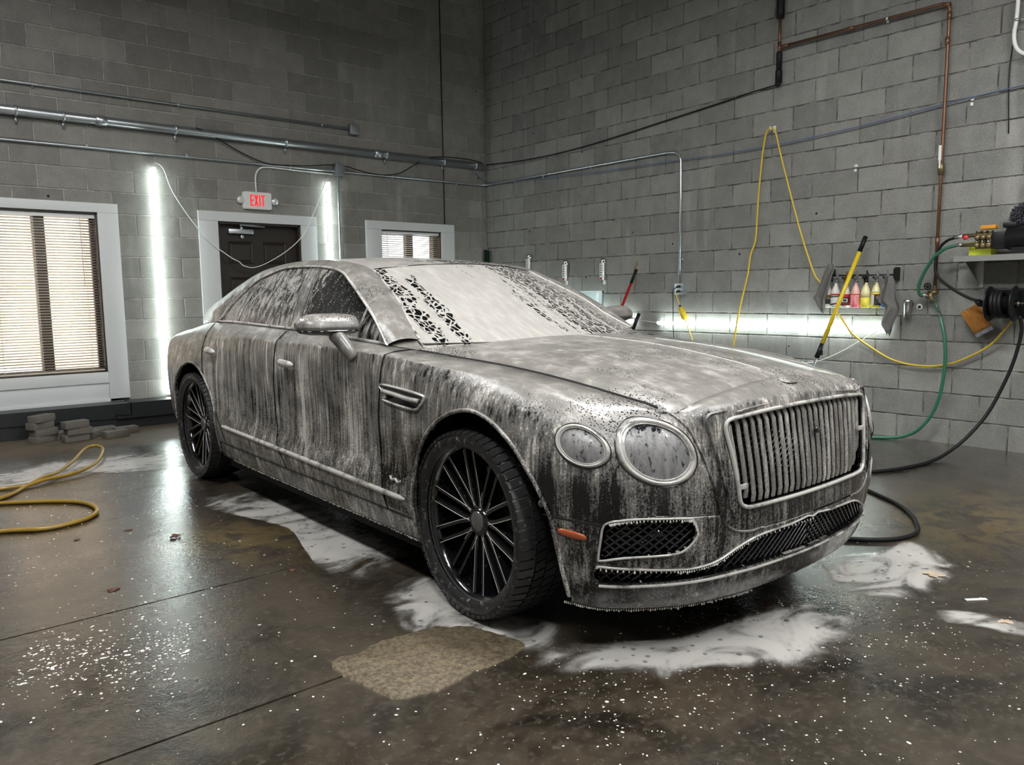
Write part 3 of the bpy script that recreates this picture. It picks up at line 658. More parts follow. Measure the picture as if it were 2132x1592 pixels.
# ------------------------------------------------------------------ the car (x forward, y left, z up in its own frame; origin on the ground under the front axle)
car=thing('car','black luxury sedan with vertical-bar grille, covered in snow foam','car',(-3.788,-5.8806,0),-math.pi/2)
SGN=(-1,1)      # -1 right-hand side (towards the camera), +1 left-hand side
def L3(P,sg): return (P[0],sg*P[1],P[2])
def poly_s(pts,comp):  # [(x or w, z)] -> [(s,z)]
    return [(s_of(a,z,comp),z) for a,z in pts]
def inside(pt,poly):
    x,y=pt; c=False; n=len(poly); j=n-1
    for i in range(n):
        xi,yi=poly[i];xj,yj=poly[j]
        if (yi>y)!=(yj>y) and x<(xj-xi)*(y-yi)/(yj-yi)+xi: c=not c
        j=i
    return c
def arch_poly(cx,cz,R,front):
    pts=[]
    if front: raw=[(-.375,.12),(-.37,.30),(-.366,.437),(-.345,.54),(-.304,.625),(-.24,.705),(-.165,.762),(-.085,.803),(.0,.826),(.075,.829),(.16,.810),(.235,.775),(.305,.725),(.370,.655),(.42,.585),(.458,.51),(.478,.42),(.492,.32),(.50,.22),(.505,.12)]
    else:
        raw=[(cx-R*1.02,.12)]+[(cx-R*math.cos(a),cz+R*math.sin(a)) for a in np.linspace(-.35,math.pi+.35,22)]+[(cx+R*1.02,.12)]
    return [(s_of(x,z,0),z) for x,z in raw]
ARCH_F=arch_poly(.05,.40,.43,True); ARCH_R=arch_poly(-3.165,.395,.425,False)
LINE_FD=poly_s([(-.61,1.10),(-.615,1.02),(-.625,.99),(-.64,.85),(-.66,.72),(-.655,.56),(-.61,.39),(-.595,.31)],0)      # door / wing
LINE_BD=poly_s([(-1.775,1.10),(-1.779,1.04),(-1.80,.94),(-1.831,.77),(-1.835,.61),(-1.78,.458),(-1.70,.369),(-1.68,.31)],0)   # between the doors
LINE_RD=poly_s([(-3.04,1.12),(-3.03,1.06),(-3.01,1.0),(-2.985,.90),(-2.95,.80),(-2.88,.66),(-2.76,.52),(-2.65,.42),(-2.61,.31)],0)
LINE_SK=[(s,z) for s,z in zip([s_of(x,.315,0) for x in (-2.76,-2.2,-1.5,-.8,-.36)],(.32,.317,.315,.312,.31))]
LINE_SEAM=[(5.43,.508),(5.455,.507),(5.548,.505),(5.667,.499),(5.70,.515),(5.72,.52),(5.773,.527),(5.85,.528),(5.972,.522),(6.07,.515)]
LINE_SURR=[(5.975,.868),(6.0,.835),(6.025,.795),(6.051,.686),(6.065,.552),(6.078,.489),(6.118,.452),(6.184,.437),(6.263,.436),(6.45,.436),(SMAX,.436)]
LINE_HTOP=[(5.975,.868),(6.10,.868),(6.2,.868)]
def grille_open():
    w=[(.0,.520),(.20,.520),(.37,.522),(.415,.528),(.440,.548),(.448,.60),(.465,.70),(.484,.79),(.482,.818),(.462,.832),(.40,.838),(.25,.846),(0,.850)]
    return [(s_of(a,z,1),z) for a,z in w]
GRILLE=grille_open()
FOG=[(5.668,.494),(5.69,.512),(5.72,.518),(5.773,.524),(5.87,.522),(5.945,.518),(5.965,.505),(5.975,.462),(5.955,.43),(5.92,.402),(5.87,.394),(5.734,.388),(5.66,.374),(5.652,.385),(5.658,.437)]
LOW=[(5.648,.345),(5.66,.352),(5.786,.345),(5.90,.338),(5.959,.336),(6.02,.342),(6.065,.354),(6.12,.378),(6.184,.400),(6.263,.412),(6.45,.416),(SMAX,.417),(SMAX,.300),(6.40,.302),(6.157,.303),(5.892,.298),(5.734,.295),(5.65,.296),(5.641,.306),(5.642,.33)]
CUTS=[(ARCH_F,True),(ARCH_R,True),(GRILLE,False),(FOG,True),(LOW,True)]
LINES=[LINE_FD,LINE_BD,LINE_RD,LINE_SK,LINE_SEAM,LINE_SURR]
def seglist():
    segs=[]
    for c,cl in CUTS:
        n=len(c)
        for i in range(n if cl else n-1): segs.append((*c[i],*c[(i+1)%n]))
    for l in LINES:
        for i in range(len(l)-1): segs.append((*l[i],*l[i+1]))
    return np.array(segs)
SEG=seglist()
def s_line(line,z):
    zz=[p[1] for p in line][::-1]; ss=[p[0] for p in line][::-1]; return np.interp(z,zz,ss)
_sg=list(np.arange(0,1.6,.035))+list(np.arange(1.6,5.2,.016))+list(np.arange(5.2,SMAX-.004,.0095))+[SMAX]
SG_=np.array(_sg); NVv=104
zb=surf(SG_,np.zeros(len(SG_)))[:,2]; zt=surf(SG_,np.ones(len(SG_)))[:,2]
hh=np.linspace(0,1,NVv)
DS=np.repeat(SG_[:,None],NVv,1); DZ=zb[:,None]+(zt-zb)[:,None]*hh[None]
# snap grid points onto feature lines
flatS,flatZ=DS.ravel().copy(),DZ.ravel().copy()
cellS=np.repeat(np.gradient(SG_)[:,None],NVv,1).ravel(); cellZ=np.repeat(((zt-zb)/(NVv-1))[:,None],NVv,1).ravel()
best=np.full(len(flatS),1e9); bs=flatS.copy(); bz=flatZ.copy()
for (a,b,c,d) in SEG:
    m=(flatS>min(a,c)-.04)&(flatS<max(a,c)+.04)&(flatZ>min(b,d)-.03)&(flatZ<max(b,d)+.03)
    if not m.any(): continue
    ds,dz=c-a,d-b; L2=ds*ds+dz*dz
    if L2<1e-12: continue
    t=np.clip(((flatS[m]-a)*ds+(flatZ[m]-b)*dz)/L2,0,1); ps,pz=a+t*ds,b+t*dz
    e=np.maximum(np.abs(ps-flatS[m])/cellS[m],np.abs(pz-flatZ[m])/cellZ[m])
    idx=np.where(m)[0]; k=e<best[idx]; best[idx[k]]=e[k]; bs[idx[k]]=ps[k]; bz[idx[k]]=pz[k]
sn=best<.5
edge_s=(flatS<=0)|(flatS>=SMAX-1e-6); hf=np.repeat(hh[None],len(SG_),0).ravel(); edge_v=(hf<=0)|(hf>=1)
flatS[sn&~edge_s]=bs[sn&~edge_s]; flatZ[sn&~edge_v]=bz[sn&~edge_v]
vv=v_of_z(flatS,flatZ); vv[hf<=0]=0; vv[hf>=1]=1
BP,BA,BB=frame(flatS,vv); BN=np.cross(BB,BA); BN/=np.linalg.norm(BN,axis=1)[:,None]+1e-12
# make the normal point outwards in the (x,w,z) half frame
_ref=BP-np.stack([np.clip(BP[:,0],-3.6,.2),BP[:,1]*0,np.full(len(BP),.45)],1); flipn=(BN*_ref).sum(1)<0; BN[flipn]*=-1
a=len(SG_)
panels={}
for i in range(a-1):
    for j in range(NVv-1):
        q=(i*NVv+j,(i+1)*NVv+j,(i+1)*NVv+j+1,i*NVv+j+1)
        s=flatS[list(q)].mean(); z=flatZ[list(q)].mean()
        if 4.7<s<5.56 and inside((s,z),ARCH_F): continue
        if .9<s<2.6 and inside((s,z),ARCH_R): continue
        if s>5.6:
            if inside((s,z),FOG) or inside((s,z),LOW) : continue
            if s>6.05 and .515<z<.852 and inside((s,z),GRILLE+[(SMAX+1,.850),(SMAX+1,.520)]): continue
        if s<.80: k='rear_bumper'
        elif s<s_line(LINE_RD,z) and not (z<.317 and s>2.3): k='rear_wing'
        elif s<s_line(LINE_FD,z) and z>np.interp(s,[p[0] for p in LINE_SK],[p[1] for p in LINE_SK]): k='rear_door' if s<s_line(LINE_BD,z) else 'front_door'
        elif s<4.72 and z<np.interp(s,[p[0] for p in LINE_SK],[p[1] for p in LINE_SK]): k='side_skirt'
        else:
            seam=np.interp(s,[p[0] for p in LINE_SEAM],[p[1] for p in LINE_SEAM])
            sur=[p for p in LINE_SURR]
            # the grille shell lies inside the surround line
            zz=[p[1] for p in LINE_SURR[:6]][::-1]; ss=[p[0] for p in LINE_SURR[:6]][::-1]
            inshell=(s>np.interp(z,zz,ss)) and z>.489 or (s>6.078 and z>np.interp(s,[p[0] for p in LINE_SURR[5:]],[p[1] for p in LINE_SURR[5:]]))
            if inshell: k='grille_shell'
            elif s>5.40 and z<seam: k='front_bumper'
            else: k='front_wing'
        panels.setdefault(k,[]).append(q)
PM={'rear_bumper':'foam','rear_wing':'foam','rear_door':'foam','front_door':'foam','side_skirt':'foam','front_wing':'foam_f','front_bumper':'foam_b','grille_shell':'foam_f'}
part={}
for sg in SGN:
    for k,fs in panels.items():
        used=sorted(set(i for q in fs for i in q)); ix={v:n for n,v in enumerate(used)}
        V=BP[used].copy(); N=BN[used]
        # pull open edges in so a shut gap shows, and roll them inwards
        cnt={}
        for q in fs:
            for e in range(4):
                ed=tuple(sorted((q[e],q[(e+1)%4]))); cnt[ed]=cnt.get(ed,0)+1
        bnd=set(v for ed,c in cnt.items() if c==1 for v in ed)
        cen={}
        for q in fs:
            c=BP[list(q)].mean(0)
            for v in q:
                if v in bnd: cen.setdefault(v,[]).append(c)
        for v in bnd:
            n=ix[v]
            if BP[v][1]<.004: continue
            d=np.mean(cen[v],0)-BP[v]; l=np.linalg.norm(d)
            if l>1e-6: V[n]+=d/l*min(.0040,l*.6)-BN[v]*.0020
        # rolled return edge
        extra=[];ef=[];base=len(V)
        bl=[ed for ed,c in cnt.items() if c==1 and not (BP[ed[0]][1]<.004 and BP[ed[1]][1]<.004)]
        bi={}
        for ed in bl:
            for v in ed:
                if v not in bi: bi[v]=base+len(extra); extra.append(V[ix[v]]-BN[v]*.014)
            ef.append((ix[ed[0]],ix[ed[1]],bi[ed[1]],bi[ed[0]]))
        VV=np.vstack([V,np.array(extra)]) if extra else V
        VV=VV.copy(); VV[:,1]*=sg
        F=[tuple(ix[v] for v in q) for q in fs]
        if sg>0: F=[f[::-1] for f in F]
        o=mesh_obj(k,VV,F+ef,M[PM[k]],car); part[(k,sg)]=o
    # dark inner skin behind the gaps and openings
    step=[i for i in range(0,a,3)]; 
    if step[-1]!=a-1: step.append(a-1)
    vs=[];fs=[];rows=list(range(0,NVv,4))+([NVv-1] if (NVv-1)%4 else [])
    keep={}
    for ii,i in enumerate(step):
        for jj,j in enumerate(rows):
            P=BP[i*NVv+j]-BN[i*NVv+j]*.022; vs.append((P[0],sg*max(P[1],0),P[2]))
    R=len(rows)
    for ii in range(len(step)-1):
        for jj in range(R-1):
            cs=SG_[step[ii]:step[ii+1]+1].mean(); cz=(DZ[step[ii],rows[jj]]+DZ[step[ii],rows[jj+1]])/2
            if 4.66<cs<5.62 and cz<.88 or .85<cs<2.7 and cz<.86: 
                if inside((cs,cz),[(5.045+(p[0]-5.045)*1.13,.4+(p[1]-.4)*1.10) for p in ARCH_F]) or inside((cs,cz),[(ARCH_R[12][0]+(p[0]-ARCH_R[12][0])*1.13,.4+(p[1]-.4)*1.10) for p in ARCH_R]): continue
            if cs>5.60 and cz<.88: continue
            fs.append((ii*R+jj,ii*R+jj+1,(ii+1)*R+jj+1,(ii+1)*R+jj))
    mesh_obj('inner_shell',vs,fs,M['dark'],car)
def on(s,z,sg,off=0.0):
    v=v_of_z([s],[z]); P,A,B=frame(np.array([s]),v); n=np.cross(B[0],A[0]); n/=np.linalg.norm(n)
    ref=P[0]-np.array([min(max(P[0][0],-3.6),.2),0,.45])
    if n@ref<0: n=-n
    q=P[0]+n*off; return np.array((q[0],sg*q[1],q[2])),np.array((n[0],sg*n[1],n[2]))
# wheel-arch liners and underbody
for sg in SGN:
    for (cx,cz,R) in ((.05,.40,.475),(-3.165,.395,.46)):
        G=np.zeros((30,2,3))
        for i,t in enumerate(np.linspace(-.5,math.pi+.5,30)):
            x_=cx-R*math.cos(t); z_=cz+R*math.sin(t); wo=float(surf(np.array([s_of(x_,max(z_,.22),0)]),v_of_z([s_of(x_,max(z_,.22),0)],[max(z_,.22)]))[0][1])-.035
            for j,w in enumerate((wo,.50)): G[i,j]=(x_,sg*w,max(z_,.20))
        MB().grid(G).obj('arch_liner',M['dark'],car,True)
        MB().box((cx-.46,sg*.42,.17),(cx+.46,sg*.50,.90)).obj('inner_arch_wall',M['dark'],car)
MB().box((-4.1,-.80,.20),(-3.62,.80,.30)).box((-2.70,-.90,.16),(-.42,.90,.26)).box((.40,-.50,.185),(.74,.50,.23)).obj('underbody',M['dark'],car)
# wheel arch lip flanges
for sg in SGN:
    for AP,nm in ((ARCH_F,'front_wing'),(ARCH_R,'rear_wing')):
        pts=[on(s,z,sg,.002)[0] for s,z in cr([(p[0],p[1],0) for p in AP],3) for s,z in [(s[0],s[1])]] if 0 else [on(q[0],max(q[1],.2),sg,.0015)[0] for q in cr([(p[0],p[1],0) for p in AP[1:-1]],4)]
        m=MB().tube(pts,.0085,8); shade_auto(m.obj('arch_lip',M['foam'],part[(nm,sg)]),60)

# ---- bonnet
def lerp_tab(tab,x): 
    tab=np.array(tab); return np.array([np.interp(x,tab[:,0],tab[:,k]) for k in range(1,tab.shape[1])])
shut=[surf(np.array([s]),np.array([1.0]))[0] for s in np.linspace(s_of(-.655,1.03,0) if 0 else 4.42,5.975,60)]
shut=np.array(shut); cenl=np.array(cr([(-.36,0,1.062),(-.10,0,1.052),(.20,0,1.030),(.48,0,.992),(.66,0,.960),(.740,0,.941)],12))
def resamp(P,n):
    P=np.asarray(P); d=np.r_[0,np.cumsum(np.linalg.norm(np.diff(P,axis=0),axis=1))]; t=np.linspace(0,d[-1],n); return np.stack([np.interp(t,d,P[:,k]) for k in range(3)],1)
NU,NT_=90,56
A_=resamp(shut,NU); C_=resamp(cenl,NU)
def hood_pt(u,t):  # u rear->front (0..1), t edge->centre
    pa=np.array([np.interp(u,np.linspace(0,1,NU),A_[:,k]) for k in range(3)]); pc=np.array([np.interp(u,np.linspace(0,1,NU),C_[:,k]) for k in range(3)])
    w=(pa[1]-.011)*(1-t); e=1-(1-t)
    prof=1-(1-t)**2.1                     # crown
    z=pa[2]+(pc[2]-pa[2])*prof
    z+= .016*math.exp(-((t-.10)/.07)**2)*(1-u)**.25*min(1,u*12)*0.8    # raised shoulder beside the wing
    gx=t*t*(3-2*t) if u<.5 else 1-(1-t)**1.5
    x=pa[0]+(pc[0]-pa[0])*( (1-u)*t**.8+u*(1-(1-t)**1.6))
    if t<.06: z-= .010*(1-t/.06)**2
    if u>.965: z-=.010*((u-.965)/.035)**2
    return (x,w,z)
H=np.array([[hood_pt(u,t) for t in np.linspace(0,1,NT_)] for u in np.linspace(0.0,1,NU)])
full=np.concatenate([H*np.array([1,-1,1]),H[:,-2::-1]],1)
hood=MB().grid(full,flip=False).obj('bonnet',M['foam'],car,True)
sk=[tuple(p) for p in full[0]]+[]
m=MB()
for row in (full[:,0],full[:,-1],full[-1],full[0]):
    m.grid(np.stack([row,row-np.array([0,0,.02])]))
m.obj('bonnet_return',M['foam'],hood,True)
m=MB().tube([(C_[i][0],0,C_[i][2]+.001) for i in range(2,NU-6)],.0035,6); m.obj('bonnet_strip',M['foam_chr'],hood,True)
# dark gutter below the bonnet gap
for sg in SGN: MB().tube([(p[0],sg*(p[1]-.004),p[2]-.020) for p in A_[:-6]],.013,6).obj('bonnet_gap',M['dark'],car)
MB().tube([(.748,y,.941-.075*(abs(y)/.64)**1.9-.012) for y in np.linspace(-.60,.60,41)],.008,6).obj('bonnet_gap',M['dark'],car)
MB().grid(np.array([[(-.60,y,.93) for y in np.linspace(-.7,.7,3)],[(.62,y,.78) for y in np.linspace(-.6,.6,3)]])).obj('engine_bay',M['dark'],car)

# ---- greenhouse
DL=[(-.745,.845,1.040),(-.911,.811,1.160),(-1.153,.753,1.271),(-1.317,.716,1.342),(-1.433,.692,1.388),(-1.575,.678,1.416),(-1.767,.669,1.433),(-1.996,.665,1.441),(-2.24,.668,1.438),(-2.418,.682,1.409),(-2.603,.706,1.362),(-2.77,.756,1.266),(-2.88,.801,1.180),(-2.985,.832,1.106)]
EL=[(-.655,.735,1.062),(-.809,.69,1.140),(-.955,.65,1.229),(-1.172,.60,1.327),(-1.361,.565,1.405),(-1.50,.565,1.440),(-1.72,.575,1.468),(-1.98,.580,1.478),(-2.26,.580,1.476),(-2.52,.575,1.460),(-2.80,.572,1.424),(-3.08,.570,1.362),(-3.34,.570,1.285),(-3.62,.572,1.195),(-4.02,.575,1.05)]
DX=DL+[(-3.5,.76,1.075)]
def lowDLO(x):
    s=s_of(x,1.05,0); P=surf(np.array([s-.05,s,s+.05]),np.ones(3)); 
    return np.array([np.interp(x,P[:,0],P[:,k]) for k in (1,2)])
nD=6
Dc=np.array(cr(DX,nD)); Ec=np.array(cr(EL,nD))
def pillar(sg):
    G=np.zeros((len(Dc),9,3))
    for i in range(len(Dc)):
        d,e=Dc[i],Ec[i]; ax=Dc[min(i+1,len(Dc)-1)]-Dc[max(i-1,0)]; n=np.cross(ax,e-d); n/=np.linalg.norm(n)+1e-9
        if n[1]+n[2]*.8<0: n=-n
        for j in range(9):
            t=j/8; G[i,j]=d*(1-t)+e*t+n*(.105*np.linalg.norm(e-d)+.004)*4*t*(1-t)
    return G
Gp=pillar(1)
sidew={}
for sg in SGN:
    g=Gp*np.array([1,sg,1]); MB().grid(g,flip=sg>0).obj('roof_pillar',M['foam'],car,True)
    # side glass, column by column
    xs_=np.linspace(-.76,-2.97,90); G=np.zeros((90,14,3)); up=np.array([c for c in Dc if c[0]>-2.99])
    o_=np.argsort(up[:,0]); up=up[o_]
    for i,x in enumerate(xs_):
        lw=lowDLO(x); uw=np.array([np.interp(x,up[:,0],up[:,k]) for k in (1,2)])
        for j in range(14):
            t=j/13; G[i,j]=(x,sg*(lw[0]*(1-t)+uw[0]*t+.016*4*t*(1-t)*min(1,(uw[1]-lw[1])/.2)-.006),lw[1]*(1-t)+uw[1]*t)
    gl=MB().grid(G,flip=sg>0).obj('side_window',M['sideglass'],car,True); sidew[sg]=(gl,G)
    # chrome surround
    loop=[(c[0],sg*(c[1]+.004),c[2]) for c in Dc if c[0]>-2.99]+[(x,sg*(lowDLO(x)[0]+.004),lowDLO(x)[1]+.004) for x in np.linspace(-2.94,-.78,40)]
    shade_auto(MB().tube(loop,.0075,6,close=True).obj('window_surround',M['foam_chr'],gl),60)
    # pillar covers: B pillar pair and quarter-light divider
    for (xb,xt,wd) in ((-1.725,-1.80,.052),(-1.655,-1.735,.012),(-1.80,-1.872,.012),(-2.62,-2.52,.020),(-.99,-1.02,.012)):
        q=np.zeros((10,3,3))
        for j in range(10):
            t=j/9; x=xb*(1-t)+xt*t; i=int(np.clip(round((x+.76)/(-2.21)*89),0,89)); col=G[i]; zz=np.interp(t,np.linspace(0,1,14),col[:,2]); yy=np.interp(t,np.linspace(0,1,14),col[:,1])
            for k in range(3): q[j,k]=(x+(k-1)*wd,yy+sg*(.0065 if k==1 else .004),zz)
        MB().grid(q,flip=sg<0).obj('window_pillar',M['foam'],gl,True)
# roof skin, windscreen, rear glass
iH=[i for i in range(len(Ec)) if Ec[i][0]<=-1.36][0]; iR=[i for i in range(len(Ec)) if Ec[i][0]<=-2.85][0]
def cross(G0,crown,n=33):
    out=np.zeros((len(G0),n,3))
    for i,(e,cx,cz) in enumerate(G0):
        for j in range(n):
            t=j/(n-1)*2-1; f=1-abs(t)**2.2; out[i,j]=(e[0]+(cx-e[0])*f,t*e[1],e[2]+(cz-e[2])*f)
    return out
rr=[]
for i in range(iH,iR+1):
    x=Ec[i][0]; k=(i-iH)/(iR-iH); rr.append((Ec[i],x+.10*(1-k)+(-.05)*k,np.interp(x,[-2.9,-2.6,-2.2,-1.8,-1.5,-1.36],[1.440,1.478,1.498,1.497,1.468,1.438])))
Rf=cross(rr,0); MB().grid(Rf,flip=True).obj('roof_panel',M['roof'],car,True)
ww=[(Ec[0]+np.array([.075,.012,-.040]),Ec[0][0]+.075+.24,Ec[0][2]-.028)]
for i in range(0,iH+1):
    k=i/iH; ww.append((Ec[i]-np.array([0,0,.002]),Ec[i][0]+.24*(1-k)+.10*k,Ec[i][2]+.012*(1-k)+.033*k))
Wf=cross(ww,0); ws=MB().grid(Wf,flip=True).obj('windscreen',M['shield'],car,True)
for sg in SGN: MB().tube([(Ec[i][0],sg*(Ec[i][1]-.004),Ec[i][2]+.003) for i in range(0,iH+1,1)],.006,6).obj('screen_seal',M['foam_chr'],ws,True)
MB().tube([tuple(p+np.array([0,0,.001])) for p in Rf[0]],.0028,5).obj('header_gap',M['gloss'],ws,True)
bb_=[]
for i in range(iR,len(Ec)):
    k=(i-iR)/(len(Ec)-1-iR); bb_.append((Ec[i],Ec[i][0]-.06*(1-k)-.10*k,Ec[i][2]+.025*(1-k)+.006*k))
Bk=cross(bb_,0); MB().grid(Bk,flip=True).obj('rear_screen',M['roof'],car,True)
# boot lid
dk=[]; 
for k in np.linspace(0,1,10):
    s=.0+.9*k
for sg in SGN:
    top=surf(np.linspace(0,1.75,30),np.ones(30)); G=np.zeros((30,5,3))
    for i in range(30):
        for j in range(5):
            t=j/4; y=top[i,1]*(1-t); x=max(top[i,0],-4.14) if 0 else top[i,0]; G[i,j]=(x+(-3.9-x)*0*t,sg*y,top[i,2]+.012*t*(2-t)*(1 if x<-3.95 else .4))
    MB().grid(G).obj('boot_lid',M['foam'],car,True)
# cowl panel under the screen and corner fillets
MB().grid(np.array([[(-.60+.24*(1-(abs(y)/.74)**2.2),y,1.045-.0*abs(y)) for y in np.linspace(-.74,.74,21)],[(-.74+.26*(1-(abs(y)/.72)**2.2),y,1.058) for y in np.linspace(-.72,.72,21)]]),flip=True).obj('cowl',M['foam'],car,True)
for sg in SGN:
    top=surf(np.linspace(4.18,4.55,14),np.ones(14)); ins=np.array([(-.66+.02*i/13,.735-.02*i/13,1.060-.03*i/13) for i in range(14)])
    MB().grid(np.stack([top*np.array([1,sg,1]),(top*.5+ins*.5+np.array([0,.006,.006]))*np.array([1,sg,1]),ins*np.array([1,sg,1])]),flip=sg>0).obj('scuttle_corner',M['foam'],car,True)
MB().box((-4.0,-.55,.30),(-.75,.55,1.02)).obj('cabin_core',M['dark'],car)

# ---- shut lines
for sg in SGN:
    for ln,nm,zr in ((LINE_FD,'front_door',(.315,1.035)),(LINE_BD,'rear_door',(.315,1.07)),(LINE_RD,'rear_wing',(.32,1.09))):
        pts=[on(s_line(ln,z),z,sg,-.0004)[0] for z in np.linspace(zr[0],zr[1],46)]
        MB().tube(pts,.0030,5).obj('shut_line',M['dark'],part[(nm,sg)],True)
    MB().tube([on(q[0],q[1],sg,-.0002)[0] for q in cr([(a_,b_,0) for a_,b_ in LINE_SEAM[1:4]],8)],.0022,5).obj('shut_line',M['dark'],part[('front_bumper',sg)],True)
    MB().tube([on(q[0],q[1],sg,-.0002)[0] for q in cr([(a_,b_,0) for a_,b_ in LINE_SK],8)],.0022,5).obj('shut_line',M['dark'],part[('side_skirt',sg)],True)
    MB().tube([(p[0],sg*(p[1]-.004),p[2]-.003) for p in A_[2:-4]],.0065,6).obj('bonnet_gap',M['dark'],hood,True)
# ---- lamps
def lamp(sg,sc,zc,ra,rb,tilt,name):
    n=44; root=None
    def ring(rho,off):
        out=[]
        for k in range(n):
            t=2*math.pi*k/n; ds=ra*rho*math.cos(t); dz=rb*rho*math.sin(t); dz+=tilt*ds
            p,nn=on(sc+ds,zc+dz,sg,0); out.append(p+nc*off)
        return out
    nc=on(sc,zc,sg)[1]
    rings=[ring(r,o) for r,o in ((.90,.004),(.80,.007),(.55,.011),(.30,.013),(.1,.0138))]
    m=MB(); vs=[p for r in rings for p in r]+[on(sc,zc,sg)[0]+nc*.0139]; fs=[]
    for i in range(4):
        for k in range(n): fs.append((i*n+k,i*n+(k+1)%n,(i+1)*n+(k+1)%n,(i+1)*n+k))
    for k in range(n): fs.append((4*n+k,4*n+(k+1)%n,5*n))
    lens=m.add(vs,[f if sg<0 else f[::-1] for f in fs]).obj(name,M['lens'],car,True)
    prof=[(1.10,-.004),(1.09,.006),(1.05,.0125),(.99,.0135),(.945,.008),(.925,.003),(.905,.012),(.885,.010),(.875,.0)]
    rs=[ring(a,b) for a,b in prof]; vs=[p for r in rs for p in r]; fs=[]
    for i in range(len(rs)-1):
        for k in range(n): fs.append((i*n+k,i*n+(k+1)%n,(i+1)*n+(k+1)%n,(i+1)*n+k))
    MB().add(vs,[f if sg<0 else f[::-1] for f in fs]).obj('lamp_bezel',M['foam_chr'],lens,True)
    rs=[ring(1.14,.0005),ring(1.09,.001)]; MB().tube(ring(1.13,.0),.0022,5,close=True).obj('lamp_gap',M['gloss'],lens,True)
for sg in SGN:
    lamp(sg,5.879,.739,.126,.099,-.05,'headlamp'); lamp(sg,5.621,.758,.090,.0615,-.10,'driving_lamp')
    # amber side marker
    n=28; c=[]; rings=[]
    for rho,off in ((1,.0005),(.93,.004),(.6,.0058),(.05,.0062)):
        r=[]
        for k in range(n):
            t=2*math.pi*k/n; cx=math.copysign(abs(math.cos(t))**.6,math.cos(t)); sz=math.copysign(abs(math.sin(t))**.8,math.sin(t))
            r.append(on(5.561+.052*rho*cx,.455+.0125*rho*sz-.10*(.052*rho*cx),sg,off)[0])
        rings.append(r)
    vs=[p for r in rings for p in r]; fs=[(i*n+k,i*n+(k+1)%n,(i+1)*n+(k+1)%n,(i+1)*n+k) for i in range(3) for k in range(n)]
    MB().add(vs,[f if sg<0 else f[::-1] for f in fs]).obj('side_marker',M['amber'],part[('front_bumper',sg)],True)
    # parking sensor on the wing flare
    p,nn=on(5.452,.545,sg,.004); MB().tube([p-nn*.01,p,p+nn*.003],[.0135,.0135,.010],14).obj('parking_sensor',M['foam'],part[('front_wing',sg)],True)
# ---- grille
gr_s=[(s,z) for s,z in cr([(p[0],p[1],0) for p in GRILLE],4) for s,z in [(s,z)]] if 0 else [(q[0],q[1]) for q in cr([(p[0],p[1],0) for p in GRILLE],4)]
path=[on(s,z,-1,.004)[0] for s,z in gr_s]; path2=[p*np.array([1,-1,1]) for p in path[::-1]]
loop=path+path2[1:-1]
grille=MB().tube(loop,.0075,8,close=True).obj('grille_frame',M['foam_chr'],car,True)
MB().tube([p-np.array([.010,0,0]) for p in loop],.008,6,close=True).obj('grille_rim',M['gloss'],grille,True)
# outer moulding line of the shell
for sg in SGN:
    mo=[(6.03,.80),(6.055,.80),(6.085,.74),(6.10,.64),(6.108,.55),(6.118,.48),(6.135,.455)]
    shade_auto(MB().tube([on(q[0],q[1],sg,.0015)[0] for q in cr([(a,b,0) for a,b in [(6.20,.862),(6.13,.856),(6.098,.835),(6.095,.78),(6.103,.66),(6.112,.55),(6.125,.475)]],6)],.006,6).obj('shell_moulding',M['foam_f'],part[('grille_shell',sg)]),60)
    shade_auto(MB().tube([on(q[0],q[1],sg,.001)[0] for q in cr([(a,b,0) for a,b in LINE_SURR[:9]],5)],.005,6).obj('shell_edge',M['foam_f'],part[('grille_shell',sg)]),60)
MB().tube([(.852-.0*abs(y),y,.868-.018*(abs(y)/.45)**2+.004) for y in np.linspace(-.43,.43,31)],.0045,6).obj('shell_ridge',M['foam_f'],grille,True)
# vertical vanes
NVANE=23
for k in range(NVANE):
    y=-.455+.91*k/(NVANE-1)
    w=abs(y); zlo=.530+(.02 if w>.41 else 0); zhi=.843-.012*(w/.45)**2
    if w>.43: zlo=.60
    G=np.zeros((12,6,3)); wide=.0225 if k!=NVANE//2 else .028
    for i in range(12):
        t=i/11; z=zlo+(zhi-zlo)*t; s=s_of(min(w*(1-.0*(1-t)),.47),z,1); xb=on(s,z,1)[0][0]
        sgk=-1 if y<0 else 1
        yy=y*(1-.07*(1-t))
        sect=[(-.004,-wide/2),(.0005,-wide*.42),(.0022,0),(.0005,wide*.42),(-.004,wide/2),(-.010,0)]
        for j,(dx,dy) in enumerate(sect): G[i,j]=(xb-.010+dx-(.010*(i==11))-(.006*(i==0)),yy+dy+ (0.0),z)
    Gc=np.concatenate([G,G[:,:1]],1); m=MB().grid(Gc,flip=True); m.add(G[0],[(0,1,2,3,4,5)]); m.add(G[-1],[(5,4,3,2,1,0)])
    shade_auto(m.obj('grille_vane',M['foam_g'],grille),50)
# dark mesh backing behind the vanes
bk=np.array([[(.80-.10*(abs(y)/.5)**2-.01,y,z) for y in np.linspace(-.50,.50,15)] for z in (.50,.70,.86)]); MB().grid(bk).obj('grille_backing',M['dark'],grille)
